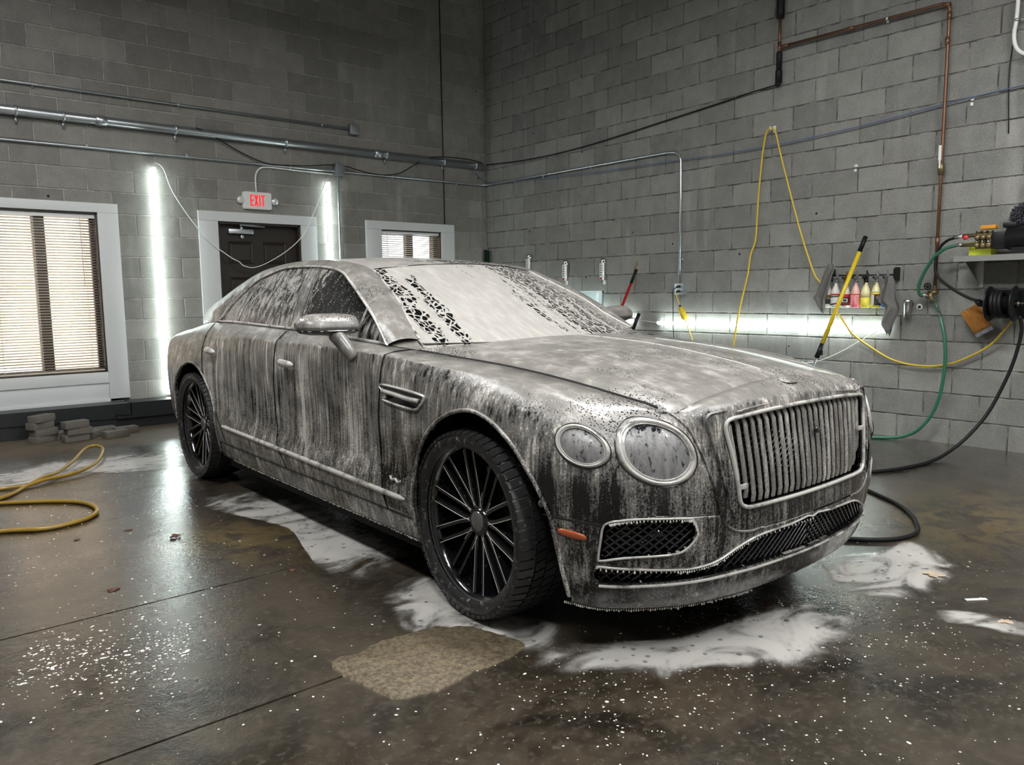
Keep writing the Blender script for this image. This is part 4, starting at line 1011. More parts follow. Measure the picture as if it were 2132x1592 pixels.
# fine diamond mesh bars
def lattice(xf,zf0,zf1,y0,y1,pitch,r,name,parent,clip=None,mat='mesh'):
    m=MB(); H=zf1-zf0
    k=y0-H
    while k<y1:
        for d in (1,-1):
            pts=[]
            for i in range(17):
                t=i/16; y=(k+t*H) if d>0 else (k+H-t*H); z=zf0+t*H
                if y0<=y<=y1 and (clip is None or clip(y,z)): pts.append((xf(y,z)+(.002 if d>0 else 0),y,z))
                else:
                    if len(pts)>1: m.tube(pts,r,5)
                    pts=[]
            if len(pts)>1: m.tube(pts,r,5)
        k+=pitch
    o=m.obj(name,M[mat],parent,True); return o
lattice(lambda y,z:.815-.10*(abs(y)/.5)**2,.53,.835,-.45,.45,.026,.0028,'grille_mesh',grille,mat='mesh')
# maker's plates and camera
for y,zc in ((-.425,.60),(.425,.70),(0.0,.74)):
    s=s_of(abs(y),zc,1); p=on(s,zc,-1 if y<0 else 1,.006)[0]
    if y==0: MB().tube([p+np.array([-.004,0,0]),p+np.array([.006,0,0])],.014,14).obj('grille_camera',M['gloss'],grille,True)
    else: shade_auto(MB().box(p-np.array([.004,.024,.009]),p+np.array([.004,.024,.009]),.003).obj('grille_badge',M['foam_chr'],grille))
# bonnet-nose badge
p=np.array((.788,0,.924)); m=MB()
ring=[(math.cos(a)*.030,math.sin(a)*.052) for a in np.linspace(0,2*math.pi,28,endpoint=False)]
m.add([(p[0]+u*.93,v,p[2]-u*.30+.004) for u,v in ring]+[(p[0]+u*.85*.93,v*.85,p[2]-u*.85*.30+.010) for u,v in ring]+[(p[0],0,p[2]+.012)],[(k,(k+1)%28,28+(k+1)%28,28+k) for k in range(28)]+[(28+k,28+(k+1)%28,56) for k in range(28)])
m.obj('nose_badge',M['foam_s'],car,True)
# ---- lower intakes
for sg in SGN:
    bp_=part[('front_bumper',sg)]
    for P,nm,inset in ((FOG,'fog',.055),(LOW,'low',.05)):
        cl=(P if nm=='fog' else P[:12]); 
        edge=[on(q[0],q[1],sg,.001)[0] for q in cr([(a_,b_,0) for a_,b_ in P],3,nm=='fog')]
        if nm=='fog': edge=edge
        inn=[e-on(q[0],q[1],sg)[1]*inset for e,q in zip(edge,cr([(a_,b_,0) for a_,b_ in P],3,nm=='fog'))]
        n=len(edge); m=MB().add(edge+inn,[(i,(i+1)%n,n+(i+1)%n,n+i) for i in range(n if nm=='fog' else n-1) if not (abs(edge[i][1])<.02 and abs(edge[(i+1)%n][1])<.02)]); m.obj('intake_wall',M['gloss'],bp_,True)
        if nm=='fog': shade_auto(MB().tube(edge,.0042,6,close=True).obj('intake_trim',M['foam_chr'],bp_),60)
        else:
            shade_auto(MB().tube(edge[:34],.0042,6).obj('intake_trim',M['foam_chr'],bp_),60)
    # backing surfaces following the nose
    for (s0,s1,z0,z1) in ((5.63,5.99,.36,.54),(5.62,SMAX,.28,.43)):
        G=np.array([[on(s,z,sg,-.055)[0] for z in (z0,(z0+z1)/2,z1)] for s in np.linspace(s0,s1,24)]); G[:,:,1]=np.where(np.abs(G[:,:,1])<.003,0,G[:,:,1]); MB().grid(G).obj('intake_back',M['dark'],bp_)
    # lattice on the nose surface in (s,z)
    def lat(P,z0,z1,s0,s1,pitch,r,slope=1.25):
        m=MB(); H=z1-z0; Pp=P if P is FOG else P[:11]+[(SMAX+.2,.417),(SMAX+.2,.30)]+P[13:]
        k=s0-H*slope
        while k<s1:
            for d in (1,-1):
                pts=[]
                for i in range(22):
                    t=i/21; s=k+(t if d>0 else 1-t)*H*slope; z=z0+t*H
                    if s<=SMAX and inside((s,z),Pp): pts.append(on(s,z,sg,-.020+.003*d)[0])
                    else:
                        if len(pts)>1: m.tube(pts,r,5)
                        pts=[]
                if len(pts)>1: m.tube(pts,r,5)
            k+=pitch
        return m
    lat(FOG,.37,.53,5.64,5.98,.036,.0042).obj('intake_mesh',M['mesh'],bp_,True)
    lat(LOW,.29,.42,5.63,SMAX,.036,.0042).obj('intake_mesh',M['mesh'],bp_,True)
    # round radar/fog housing in the outer intake
    p,nn=on(5.845,.452,sg,-.03); ax=Vector(nn); 
    MB().tube([p-nn*.03,p+nn*.004,p+nn*.006,p-nn*.012],[.060,.060,.052,.040],28).obj('fog_lamp',M['gloss'],bp_,True)
    p,nn=on(5.735,.470,sg,-.028); MB().tube([p-nn*.02,p+nn*.004,p-nn*.004],[.022,.022,.012],18).obj('fog_sensor',M['gloss'],bp_,True)
    # splitter lip below the intake
    lipp=[on(s,z,sg,.004)[0] for s,z in zip(np.linspace(5.655,SMAX,50),np.interp(np.linspace(5.655,SMAX,50),[5.65,5.9,6.16,SMAX],[.283,.286,.290,.288]))]
    shade_auto(MB().tube(lipp,.0050,6).obj('splitter_bead',M['foam_chr'],bp_),60)
# ---- chrome side strip, vent, handles, badge
for sg in SGN:
    sd=part[('front_door',sg)]
    xsn=np.linspace(-2.62,-.425,60); G=np.zeros((60,7,3))
    for i,x in enumerate(xsn):
        z0=np.interp(x,[-2.62,-.425],[.437,.392]); s=s_of(x,z0,0)
        for j in range(7):
            t=(j/6-.5)*2; taper=min(1,(x+2.64)/.03,(-.415-x)/.03); G[i,j]=on(s,z0+t*.0135*max(.2,taper),sg,.0005+.010*(1-t*t)*max(.2,taper))[0]
    MB().grid(G,flip=sg<0).obj('side_strip',M['foam_chr'],car,True)
    # wing vent: recessed slot with chrome blade frame
    fw_=part[('front_wing',sg)]
    V_=[(-.628,.872),(-.50,.872),(-.285,.858),(-.262,.845),(-.285,.815),(-.345,.792),(-.585,.806),(-.575,.826),(-.60,.845)]
    vs_=[(s_of(x,z,0),z) for x,z in V_]
    cpath=cr([(a_,b_,0) for a_,b_ in vs_],5,True)
    shade_auto(MB().tube([on(q[0],q[1],sg,.005)[0] for q in cpath],.0060,6,close=True).obj('vent_frame',M['foam_chr'],fw_),60)
    blade=[on(s_of(x,z,0),z,sg,.008)[0] for x,z in ((-.60,.848),(-.50,.842),(-.40,.834),(-.30,.832))]
    MB().tube(cr(blade,5),.0095,6).obj('vent_blade',M['foam_chr'],fw_,True)
    cpt=[on(q[0],q[1],sg,.003)[0] for q in cpath]; cen=np.mean(cpt,0); MB().add(cpt+[cen],[(i,(i+1)%len(cpt),len(cpt)) for i in range(len(cpt))]).obj('vent_slot',M['gloss'],fw_,True)
    for x,z,dn in ((-2.763,.915,'rear_door'),(-1.593,.908,'front_door')):
        dpar=part[(dn,sg)]; s=s_of(x,z,0)
        m=MB(); G=np.zeros((15,13,3))
        for i in range(15):
            u=i/14*2-1
            for j in range(13):
                t=j/12*2*math.pi; rz=.0205*(1-.25*abs(u)**3)*(1-abs(u)**8); ro=.014*(1-abs(u)**8)
                G[i,j]=on(s+u*.088,z+rz*math.sin(t)-.004*u,sg,.036-.016*abs(u)**2.5+ro*math.cos(t))[0]
        MB().grid(G,flip=sg>0).obj('door_handle',M['foam_chr'],dpar,True)
        m=MB()
        for k in range(3):
            pass
        n=22; rings=[]
        for rho,off in ((1,.0008),(.8,-.004),(.05,-.010)): rings.append([on(s+.004+.052*rho*math.cos(a_),z-.002+.046*rho*math.sin(a_),sg,off)[0] for a_ in np.linspace(0,2*math.pi,n,endpoint=False)])
        vs=[p for r in rings for p in r]; MB().add(vs,[(i*n+k,i*n+(k+1)%n,(i+1)*n+(k+1)%n,(i+1)*n+k) for i in range(2) for k in range(n)]).obj('handle_cup',M['gloss'],dpar,True)
    # small wing badge low on the front wing
    p=[on(s_of(x,z,0),z,sg,.005)[0] for x,z in ((-.545,.475),(-.53,.462),(-.50,.468),(-.48,.458),(-.455,.466))]; MB().tube(cr(p,4),.006,6).obj('wing_badge',M['foam_chr'],fw_,True)
# ---- mirrors
for sg in SGN:
    G=np.zeros((17,20,3))
    for i in range(17):
        u=i/16               # inboard -> outboard
        y=.885+.275*u; hgt=.066*(1-abs(2*u-.88)**2.6*.75)**.6 if abs(2*u-.88)<1.2 else .01; 
        hgt=.064*max(.02,(1-((u-.42)/.60)**4))**.55; dep=.072*max(.02,(1-((u-.42)/.60)**4))**.5
        for j in range(20):
            t=j/19*2*math.pi; c_,s__=math.cos(t),math.sin(t)
            xx=-1.0-.045*u+dep*(c_ if c_>0 else .35*c_); zz=1.118+.004*u+hgt*(s__ if s__>0 else .62*s__)
            G[i,j]=(xx,sg*y,zz)
    mo=MB().grid(G,flip=sg>0).add(G[0],[tuple(range(19))]).add(G[-1],[tuple(range(19))]).obj('wing_mirror',M['foam_s'],car,True)
    G2=[(-1.0-.045*(u)+.073*max(.02,(1-((u-.42)/.60)**4))**.5,sg*(.885+.275*u),1.101) for u in np.linspace(.02,.985,20)]
    MB().tube(G2,.0055,6).obj('mirror_trim',M['gloss'],mo,True)
    MB().tube([(-.98,sg*.985,1.085),(-.95,sg*.975,1.055),(-.91,sg*.962,1.015),(-.875,sg*.948,.975)],[.040,.036,.034,.030],12).obj('mirror_foot',M['foam_s'],mo,True)

# ---- wheels
def wheel_meshes():
    d={}
    R=.376; W=.1375
    prof=[(.300,-W*.86),(.318,-W*.97),(.340,-W),(.351,-W*.97),(.360,-W*.82),(.364,-W*.62),(.364,W*.62),(.360,W*.82),(.351,W*.97),(.340,W),(.318,W*.97),(.300,W*.86)]
    d['tyre']=MB().lathe(prof,72,'y',cap=False)
    t=MB()
    nb=62
    for k in range(nb):
        for (y0,y1,r0,off,hw) in ((W*.60,W*1.005,.3585,0,.38),(W*.28,W*.56,.366,.33,.40),(-W*.16,W*.22,.3675,.5,.42),(-W*.52,-W*.20,.3665,.7,.40),(-W*1.005,-W*.58,.3585,.1,.38)):
            a=2*math.pi*(k+off)/nb; da=2*math.pi/nb*hw; vs=[]
            out=abs(y1) if abs(y1)>abs(y0) else -1
            for rr_ in (0,1):
                for (yy,aa) in ((y0,a-da),(y1,a-da+ (.02 if abs(y0+y1)>.1 else .03)),(y1,a+da+(.02 if abs(y0+y1)>.1 else .03)),(y0,a+da)):
                    edge=abs(yy)>W*.9
                    r=(.350 if edge else .366)+((.0135 if edge else .0105) if rr_ else 0)
                    vs.append((r*math.cos(aa),yy,r*math.sin(aa)))
            t.add(vs,[(4,5,6,7),(0,1,5,4),(1,2,6,5),(2,3,7,6),(3,0,4,7)])
    d['tread']=t
    gv=MB().lathe([(.352,-W*.985),(.3615,-W*.82),(.3655,-W*.6),(.3655,W*.6),(.3615,W*.82),(.352,W*.985)],72,'y',cap=False); d['groove']=gv
    d['barrel']=MB().lathe([(.306,-.085),(.300,-.10),(.292,-.094),(.286,-.070),(.278,-.02),(.276,.10),(.300,.115)],64,'y',cap=False)
    d['lip']=MB().lathe([(.300,-.103),(.3085,-.107),(.312,-.104),(.3085,-.100),(.300,-.103)],64,'y',cap=False)
    d['disc']=MB().lathe([(.0,.03),(.205,.03),(.205,.055),(.0,.055)],48,'y')
    hub=MB().lathe([(.066,.02),(.064,-.058),(.054,-.070),(.042,-.069)],36,'y',cap=False); d['hub']=hub
    d['cap']=MB().lathe([(.042,-.066),(.040,-.073),(.032,-.076),(.0,-.077)],32,'y')
    # prong: rim end -> knee -> hub;  built for pair at angle 0 (pointing +x), both prongs, as two bars
    def prong(sgn):
        pts=[]; lat=.0230*sgn
        A=(.288,lat*1.15,-.088); K=(.125,lat,-.070); hubang=math.radians(15.5)*sgn; Hh=(.058*math.cos(hubang),.058*math.sin(hubang),-.062)
        m=MB()
        def bar(P,Q,w0,w1,h0,h1):
            P=np.array(P);Q=np.array(Q); d_=Q-P; d_/=np.linalg.norm(d_); up=np.array([0,0,-1.0]); sd=np.cross(d_,up); sd/=np.linalg.norm(sd)
            vs=[]
            for (C,w,h) in ((P,w0,h0),(Q,w1,h1)):
                for (a_,b_) in ((-1,.35),(-.75,0),(.75,0),(1,.35),(1.05,1),(-1.05,1)): vs.append(C+sd*a_*w-up*b_*h)
            m.add(vs,[(i,(i+1)%6,6+(i+1)%6,6+i) for i in range(6)]+[(5,4,3,2,1,0),(6,7,8,9,10,11)])
        bar(A,K,.0085,.0075,.050,.050); bar(K,Hh,.0080,.0105,.050,.055)
        v=[(p[0],p[2],p[1]) for p in m.v]   # wheel axis is y
        return v,m.f
    sp=MB()
    for sgn in (-1,1): v,f=prong(sgn); sp.add(v,f)
    d['spoke']=sp
    fe=MB()
    for k in range(10):
        b=2*math.pi*(k+.35)/10
        for sgn in (-1,1):
            lat=.0230*sgn; ha=math.radians(15.5)*sgn
            for off in (.0078*sgn,):
                P=[(.286,lat*1.15+off,-.0895),(.125,lat+off*.9,-.0715),(.060*math.cos(ha),.060*math.sin(ha)+off,-.0635)]
                if (k*7+int(off>0)*3+sgn)%5==0: P=P[1:]
                fe.tube([(x*math.cos(b)+y*math.sin(b),z,-x*math.sin(b)+y*math.cos(b)) for x,y,z in P],.0012,4)
    d['fedge']=fe
    return d
WD=wheel_meshes(); WME={}
def wheel(x,sg,steer):
    loc=(x,sg*.835,.376); rz=steer+(0 if sg<0 else math.pi)
    w=link(bpy.data.objects.new('wheel',None),car); w.location=loc; w.rotation_euler=(0,0,rz); w.empty_display_size=.1
    def sub(k,nm,mat,rot=None,sm=True):
        if k not in WME: 
            o=WD[k].obj(nm,M[mat],w,sm); shade_auto(o,40); WME[k]=o.data
        else: o=link(bpy.data.objects.new(nm,WME[k]),w)
        if rot is not None: o.rotation_euler=(0,rot,0)
        return o
    sub('tyre','tyre','tyre'); sub('tread','tread_blocks','tread'); sub('groove','tread_grooves','groove'); sub('fedge','spoke_foam_lines','drip'); sub('barrel','rim_barrel','rim'); sub('lip','rim_lip','lip'); sub('disc','brake_disc','galv_d'); sub('hub','hub','rim'); sub('cap','centre_cap','lip')
    for k in range(10): sub('spoke','spoke','rim',rot=2*math.pi*(k+.35)/10)
    return w
for sg in SGN:
    wheel(0,sg,-.0426); wheel(-3.194,sg,0)
# emblem letters on the two centre caps that face the camera are left as a plain embossed bar
# ---- foam drops hanging from the lower edges
def drops(pts,parent,rmin=.0022,rmax=.0042):
    m=MB()
    for p in pts:
        r=random.uniform(rmin,rmax); l=r*random.uniform(1.6,3.2)
        m.lathe([(r*.35,0),(r*.7,-l*.35),(r,-l*.7),(r*.75,-l*.92),(r*.1,-l)],6,'z',tuple(p))
    o=m.obj('foam_drops',M['drip'],parent,True); o['kind']='stuff'; return o
dp=[]
for s in np.arange(2.45,4.70,.011):
    P=surf(np.array([s]),np.array([0.0]))[0]; dp.append((P[0]+random.uniform(-.003,.003),-P[1]+.003,P[2]+.002))
drops(dp,part[('side_skirt',-1)])
dp=[]
for s in np.arange(5.52,6.3,.0085):
    P=surf(np.array([s]),np.array([0.0]))[0]; dp.append((P[0],-P[1],P[2]+.002))
for q in cr([(a_,b_,0) for a_,b_ in FOG[1:8]],8): dp.append(on(q[0],q[1]-.004,-1,.003)[0])
for q in cr([(a_,b_,0) for a_,b_ in LOW[1:12]],7): dp.append(on(q[0],q[1]-.004,-1,.003)[0])
drops(dp,part[('front_bumper',-1)])

# ------------------------------------------------------------------ lamps of the room
def led_tube(label,a,b,group):
    a=Vector(a);b=Vector(b); r=thing('led_tube',label,'tube light',tuple(a if a.z<b.z else b),0,group); o=r.location
    d=(b-a).normalized(); e=.018
    MB().tube([a-o,b-o],.016,10).obj('diffuser',M['led'],r,True)
    for p,s in ((a,-1),(b,1)): MB().tube([p-o+d*s*.0,p-o+d*s*e],.0165,10).obj('end_cap',M['white_pl'],r,True)
    return r
led_tube('vertical white LED tube on the back wall, between large window and door',(-4.163,-.05,.297),(-4.174,-.05,2.537),'vertical tubes on the back wall')
led_tube('vertical white LED tube on the back wall, between door and small window',(-2.285,-.05,.30),(-2.307,-.05,2.545),'vertical tubes on the back wall')
led_tube('long horizontal white LED tube on the right wall, below the spray bottles',(-.05,-2.965,.945),(-.05,-5.359,.948),'horizontal tubes on the right wall')
led_tube('short visible horizontal LED tube on the right wall behind the windscreen',(-.05,-.30,.985),(-.05,-2.64,.980),'horizontal tubes on the right wall')
for (x,y,wh) in ((-3.8,-6.2,'straight over the car bonnet'),(-6.4,-3.4,'over the yellow floor hose'),(-6.6,-7.4,'over the open floor beside the front wheel'),(-2.4,-8.9,'in front of the pump shelf wall'),(-4.6,-9.8,'closest to the wall facing the car nose')):
    r=thing('ceiling_light','hanging strip light high '+wh,'ceiling light',(x,y,4.25),0,'hanging strip lights under the ceiling')
    shade_auto(MB().box((-.20,-.95,0),(.20,.95,.05),.01).obj('housing',M['white_pl'],r)); MB().box((-.17,-.9,-.012),(.17,.9,.0)).obj('diffuser',M['ceil'],r)
    for yy in (-.6,.6): MB().tube([(0,yy,.05),(0,yy,TOPZ-4.25)],.003,5).obj('hanger',M['galv'],r)

# ------------------------------------------------------------------ services on the back wall
def pipe(name,label,cat,pts,r,mat,group=None,n=10,sm=True):
    o=Vector(pts[0]); m=MB().tube([Vector(p)-o for p in pts],r,n); ob=m.obj(name,M[mat],None,sm,loc=tuple(o)); tag(ob,label,cat,group); return ob
def strap(parent,p,r,axis='x',mat='galv'):
    """pipe strap with a screw ear, p in parent space"""
    x,y,z=p; m=MB()
    if axis=='x': m.lathe([(r*1.0,-.009),(r*1.22,-.009),(r*1.22,.009),(r*1.0,.009)],12,'x',(x,y,z),cap=False); m.box((x-.009,y+r*.6,z-r*2.4),(x+.009,y+r*.9,z-r)); m.tube([(x,y+r*.6,z-r*1.9),(x,y+r*.1,z-r*1.9)],.005,8)
    elif axis=='z': m.lathe([(r*1.0,-.009),(r*1.22,-.009),(r*1.22,.009),(r*1.0,.009)],12,'z',(x,y,z),cap=False); m.box((x+r*.6,y-r*2.6,z-.009),(x+r*.9,y-r,z+.009)); m.tube([(x+r*.7,y-r*2,z),(x,y-r*2,z)],.005,8)
    else: m.lathe([(r*1.0,-.009),(r*1.22,-.009),(r*1.22,.009),(r*1.0,.009)],12,'y',(x,y,z),cap=False); m.box((x+r*.6,y-.009,z-r*2.4),(x+r*.9,y+.009,z-r)); m.tube([(x+r*.7,y,z-r*1.9),(x,y,z-r*1.9)],.005,8)
    m.obj('pipe_strap',M[mat],parent,True)
c1=pipe('conduit','thin steel conduit, highest of the three on the back wall','conduit',[(-9.1,-.030,3.172),(-2.02,-.030,3.172)],.0125,'galv','conduits on the back wall')
for x in (-5.15,-3.9,-2.35): strap(c1,(x+9.1,0,0),.0125)
jb=thing('junction_box','small grey junction box at the end of the highest conduit','junction box',(-1.957,-.012,3.165))
shade_auto(MB().box((-.058,-.05,-.058),(.058,.012,.058),.004).obj('box_body',M['galv_d'],jb)); shade_auto(MB().box((-.052,-.056,-.052),(.052,-.05,.052),.002).obj('cover_plate',M['galv'],jb))
for a in (-.042,.042):
    for b in (-.042,.042): MB().tube([(a,-.056,b),(a,-.059,b)],.006,8).obj('screw',M['galv'],jb)
c2=pipe('conduit','thick steel conduit on the back wall carrying black cable','conduit',[(-9.1,-.058,2.912),(-.09,-.058,2.928)],.042,'galv','conduits on the back wall')
for x in (-5.30,-4.93,-3.95,-2.80,-1.55,-.72,-.22): strap(c2,(x+9.1,0,.0018*(x+9.1)),.042)
MB().lathe([(.042,-.05),(.049,-.045),(.049,.045),(.042,.05)],16,'x',(9.1-4.62,0,.008),cap=False).obj('coupling',M['galv'],c2,True)
MB().lathe([(.042,-.05),(.049,-.045),(.049,.045),(.042,.05)],16,'x',(9.1-1.66,0,.013),cap=False).obj('coupling',M['galv'],c2,True)
c3=pipe('conduit','thin steel conduit, lowest on the back wall, turning the corner','conduit',[(-9.1,-.030,2.665)]+[(x,-.030,2.665+.004*(x+5.4)) for x in (-5.4,-4,-2.4)]+[(-1.0,-.030,2.688),(-.14,-.030,2.690),(-.075,-.036,2.691),(-.040,-.072,2.692),(-.030,-.14,2.693)]+[(-.030,y,2.694-.003*(-y)) for y in (-1,-2,-3.05)]+[(-.030,-3.15,2.672),(-.030,-3.205,2.640),(-.030,-3.222,2.585),(-.030,-3.226,2.2),(-.030,-3.226,1.36)],.0125,'galv','conduits on the back wall')
for x in (-4.75,-3.85,-2.75,-1.45,-.5): strap(c3,(x+9.1,0,.022),.0125)
for y in (-.62,-1.15,-1.95): strap(c3,(9.07,y+.03,.024),.0125,'y')
strap(c3,(9.07,-3.196,-1.07),.0125,'z')
for y in (-1.25,): MB().lathe([(.0125,-.03),(.016,-.028),(.016,.028),(.0125,.03)],12,'y',(9.07,y+.03,.025),cap=False).obj('coupling',M['galv'],c3,True)
jb2=thing('junction_box','grey junction box where the lowest conduit drops beside the tube light','junction box',(-2.172,-.01,2.695))
shade_auto(MB().box((-.055,-.075,-.066),(.055,.01,.066),.004).obj('box_body',M['galv_d'],jb2)); shade_auto(MB().box((-.050,-.080,-.060),(.050,-.075,.060),.002).obj('cover_plate',M['galv_d'],jb2))
pipe('conduit_drop','vertical steel conduit running down from the grey junction box','conduit',[(-2.180,-.030,2.62),(-2.184,-.030,.35)],.0125,'galv')
pipe('black_cable','black cable drooping between conduit and junction box on the back wall','cable',cr([(-3.76,-.095,2.955),(-3.60,-.08,2.905),(-3.42,-.05,2.825),(-3.20,-.04,2.735),(-3.0,-.05,2.682),(-2.78,-.055,2.685),(-2.55,-.055,2.702),(-2.30,-.06,2.735),(-2.10,-.08,2.735),(-1.95,-.06,2.715),(-1.75,-.05,2.690),(-1.55,-.05,2.690),(-1.35,-.05,2.735),(-1.12,-.06,2.865),(-.95,-.09,2.945),(-.75,-.10,2.975),(-.45,-.10,2.985),(-.2,-.09,2.975),(-.07,-.05,2.96)],6),.006,'black_rub',n=6)
pipe('black_riser_cable','thin black cable running straight up the back wall above the small window','cable',[(-.686,-.012,2.16),(-.69,-.012,3.0),(-.701,-.012,5.55)],.006,'black_rub',n=6)
pipe('grey_cord','pale grey cord dangling down the wall corner','cord',cr([(-.03,-.02,2.96),(-.03,-.02,2.80),(-.045,-.015,2.62),(-.075,-.015,2.43),(-.06,-.015,2.27),(-.02,-.012,2.17)],6),.004,'grey_cuff',n=6)
pipe('swagged_lamp_cable','white cord swagged between the two vertical tube lights across the door','cord',cr([(-4.176,-.05,2.545),(-4.185,-.06,2.56),(-4.153,-.065,2.576),(-4.089,-.065,2.525),(-4.011,-.06,2.308),(-3.841,-.06,2.035),(-3.66,-.06,1.825),(-3.469,-.06,1.682),(-3.38,-.06,1.635),(-3.331,-.06,1.594),(-3.217,-.06,1.578),(-3.054,-.06,1.639),(-2.829,-.06,1.774),(-2.652,-.06,1.937),(-2.528,-.06,2.154),(-2.413,-.06,2.399),(-2.345,-.06,2.555),(-2.320,-.06,2.585),(-2.300,-.055,2.572),(-2.305,-.05,2.556)],6),.0045,'white_pl',n=6)
# exit sign
ex=thing('exit_sign','white exit sign with red letters and two emergency lamps above the door','exit sign',(-3.141,-.03,2.285))
m=MB(); W2,H2,RR=.152,.090,.022
outl=[]
for cx,cz,a0 in ((W2-RR,H2-RR,0),(-W2+RR,H2-RR,90),(-W2+RR,-H2+RR,180),(W2-RR,-H2+RR,270)):
    for k in range(6): a=math.radians(a0+k*18); outl.append((cx+RR*math.cos(a),cz+RR*math.sin(a)))
n=len(outl); m.add([(a,.03,b) for a,b in outl]+[(a,-.022,b) for a,b in outl]+[(a*.97,-.028,b*.96) for a,b in outl],[(i,(i+1)%n,n+(i+1)%n,n+i) for i in range(n)]+[(n+i,n+(i+1)%n,2*n+(i+1)%n,2*n+i) for i in range(n)]+[tuple(range(2*n,3*n))])
m.obj('sign_body',M['white_pl'],ex)
def letter(ch,x):
    m=MB(); y0,y1=-.0305,-.0285; w=.036; h=.058; t=.0135
    def bar(p,q,th):
        p=np.array(p);q=np.array(q); d=(q-p)/np.linalg.norm(q-p); s=np.array([-d[1],d[0]])*th/2
        c=[p+s,p-s,q-s,q+s]; m.add([(x+a,y0,b) for a,b in c]+[(x+a,y1,b) for a,b in c],[(0,1,2,3),(7,6,5,4),(0,4,5,1),(1,5,6,2),(2,6,7,3),(3,7,4,0)])
    if ch=='E': bar((-w/2+t/2,-h),(-w/2+t/2,h),t); [bar((-w/2,zz),(w/2,zz),.0135) for zz in (h-.007,0,-h+.007)]
    if ch=='X': bar((-w/2+.004,-h),(w/2-.004,h),t*1.05); bar((-w/2+.004,h),(w/2-.004,-h),t*1.05)
    if ch=='I': bar((0,-h),(0,h),t)
    if ch=='T': bar((0,-h),(0,h),t); bar((-w/2-.002,h-.007),(w/2+.002,h-.007),.0135)
    m.obj('letter',M['exit_red'],ex)
for ch,x in (('E',-.068),('X',-.020),('I',.018),('T',.055)): letter(ch,x)
for s in (-1,1):
    hd=MB().lathe([(.012,.02),(.030,.012),(.036,-.005),(.036,-.018)],20,'y',(s*.188,-.01,.0)).obj('lamp_head',M['white_pl'],ex,True)
    MB().lathe([(.034,-.018),(.030,-.026),(.016,-.031),(.0,-.032)],20,'y',(s*.188,-.01,.0)).obj('lamp_lens',M['clear'],hd,True)
    MB().tube([(s*.148,0,0),(s*.17,0,0)],.010,8).obj('lamp_neck',M['white_pl'],ex,True)
pipe('white_conduit','slim white conduit curving from the exit sign to the junction box','conduit',cr([(-3.141,-.02,2.37),(-3.145,-.02,2.50),(-3.130,-.02,2.58),(-3.085,-.02,2.632),(-3.02,-.02,2.648),(-2.90,-.02,2.650),(-2.66,-.02,2.645),(-2.235,-.02,2.642)],6),.008,'white_pl',n=8)
# black kerb along the back wall
def prism(name,mat,parent,quad,y0,y1):
    """quad: four (x,z) corners, extruded in y"""
    v=[(x,y0,z) for x,z in quad]+[(x,y1,z) for x,z in quad]; return MB().add(v,[(0,1,2,3),(7,6,5,4),(0,4,5,1),(1,5,6,2),(2,6,7,3),(3,7,4,0)]).obj(name,M[mat],parent)
kb=tag(prism('kerb_beam','black_paint',None,[(-9.1,.0),(-1.2,.0),(-1.2,.125),(-9.1,.235)],-.27,-.035),'low black base beam on the floor along the back wall','beam','black beams along the back wall')
v=[]
prof=[(-9.1,.238),(-4.72,.135),(-4.72,.172),(-4.62,.160),(-4.585,.158),(-4.585,.272),(-9.1,.285)]
n=len(prof); m=MB().add([(x,-.285,z) for x,z in prof]+[(x,-.034,z) for x,z in prof],[tuple(range(n)),tuple(range(2*n-1,n-1,-1))]+[(i,n+i,n+(i+1)%n,(i+1)%n) for i in range(n)])
tag(m.obj('kerb_beam',M['black_paint']),'tapered black beam resting under the large window','beam','black beams along the back wall')
prof=[(-4.712,.130),(-1.2,.128),(-1.2,.275),(-4.577,.275),(-4.577,.152),(-4.62,.153),(-4.712,.165)]
n=len(prof); m=MB().add([(x,-.300,z) for x,z in prof]+[(x,-.034,z) for x,z in prof],[tuple(range(n)),tuple(range(2*n-1,n-1,-1))]+[(i,n+i,n+(i+1)%n,(i+1)%n) for i in range(n)])
tag(m.obj('kerb_beam',M['black_paint']),'thick black beam behind the rear wheel, notched into its neighbour','beam','black beams along the back wall')
# pavers
pme=shade_auto(MB().box((-.1,-.05,0),(.1,.05,.060),.005).obj('paver',M['brick_p'])).data
bpy.data.objects.remove(bpy.data.objects['paver'])
def paver(x,y,z,rz,label):
    o=link(bpy.data.objects.new('paver',pme)); o.location=(x,y,z); o.rotation_euler=(0,0,math.radians(rz)); tag(o,label,'brick','concrete pavers beside the kerb')
fz=floor_z(-5.3,-.5)
for k,(dx,rz) in enumerate(((0,32),(.012,24),(-.012,30),(.004,38))):
    paver(-5.365+dx,-.53,fz+k*.0605,rz,'concrete paver in the four-high stack, %s'%('bottom one','second from the floor','third from the floor','topmost')[k])
for k,(dx,rz) in enumerate(((0,8),(.02,10),(.0,14))):
    paver(-5.135+dx,-.66-.01*k,fz+k*.0605,rz,'concrete paver in the three-high stack, %s'%('bottom one','middle one','topmost')[k])
for (x,y,rz,l) in ((-4.82,-.685,12,'flat concrete paver lying nearest the rear wheel side of the row'),(-4.97,-.555,52,'flat concrete paver lying askew between two others'),(-4.70,-.53,10,'flat concrete paver lying closest to the thick black beam'),(-4.86,-.40,6,'flat concrete paver pushed against the low black base beam'),(-5.21,-.42,50,'flat concrete paver wedged behind the two stacks')):
    paver(x,y,floor_z(x,y),rz,l)

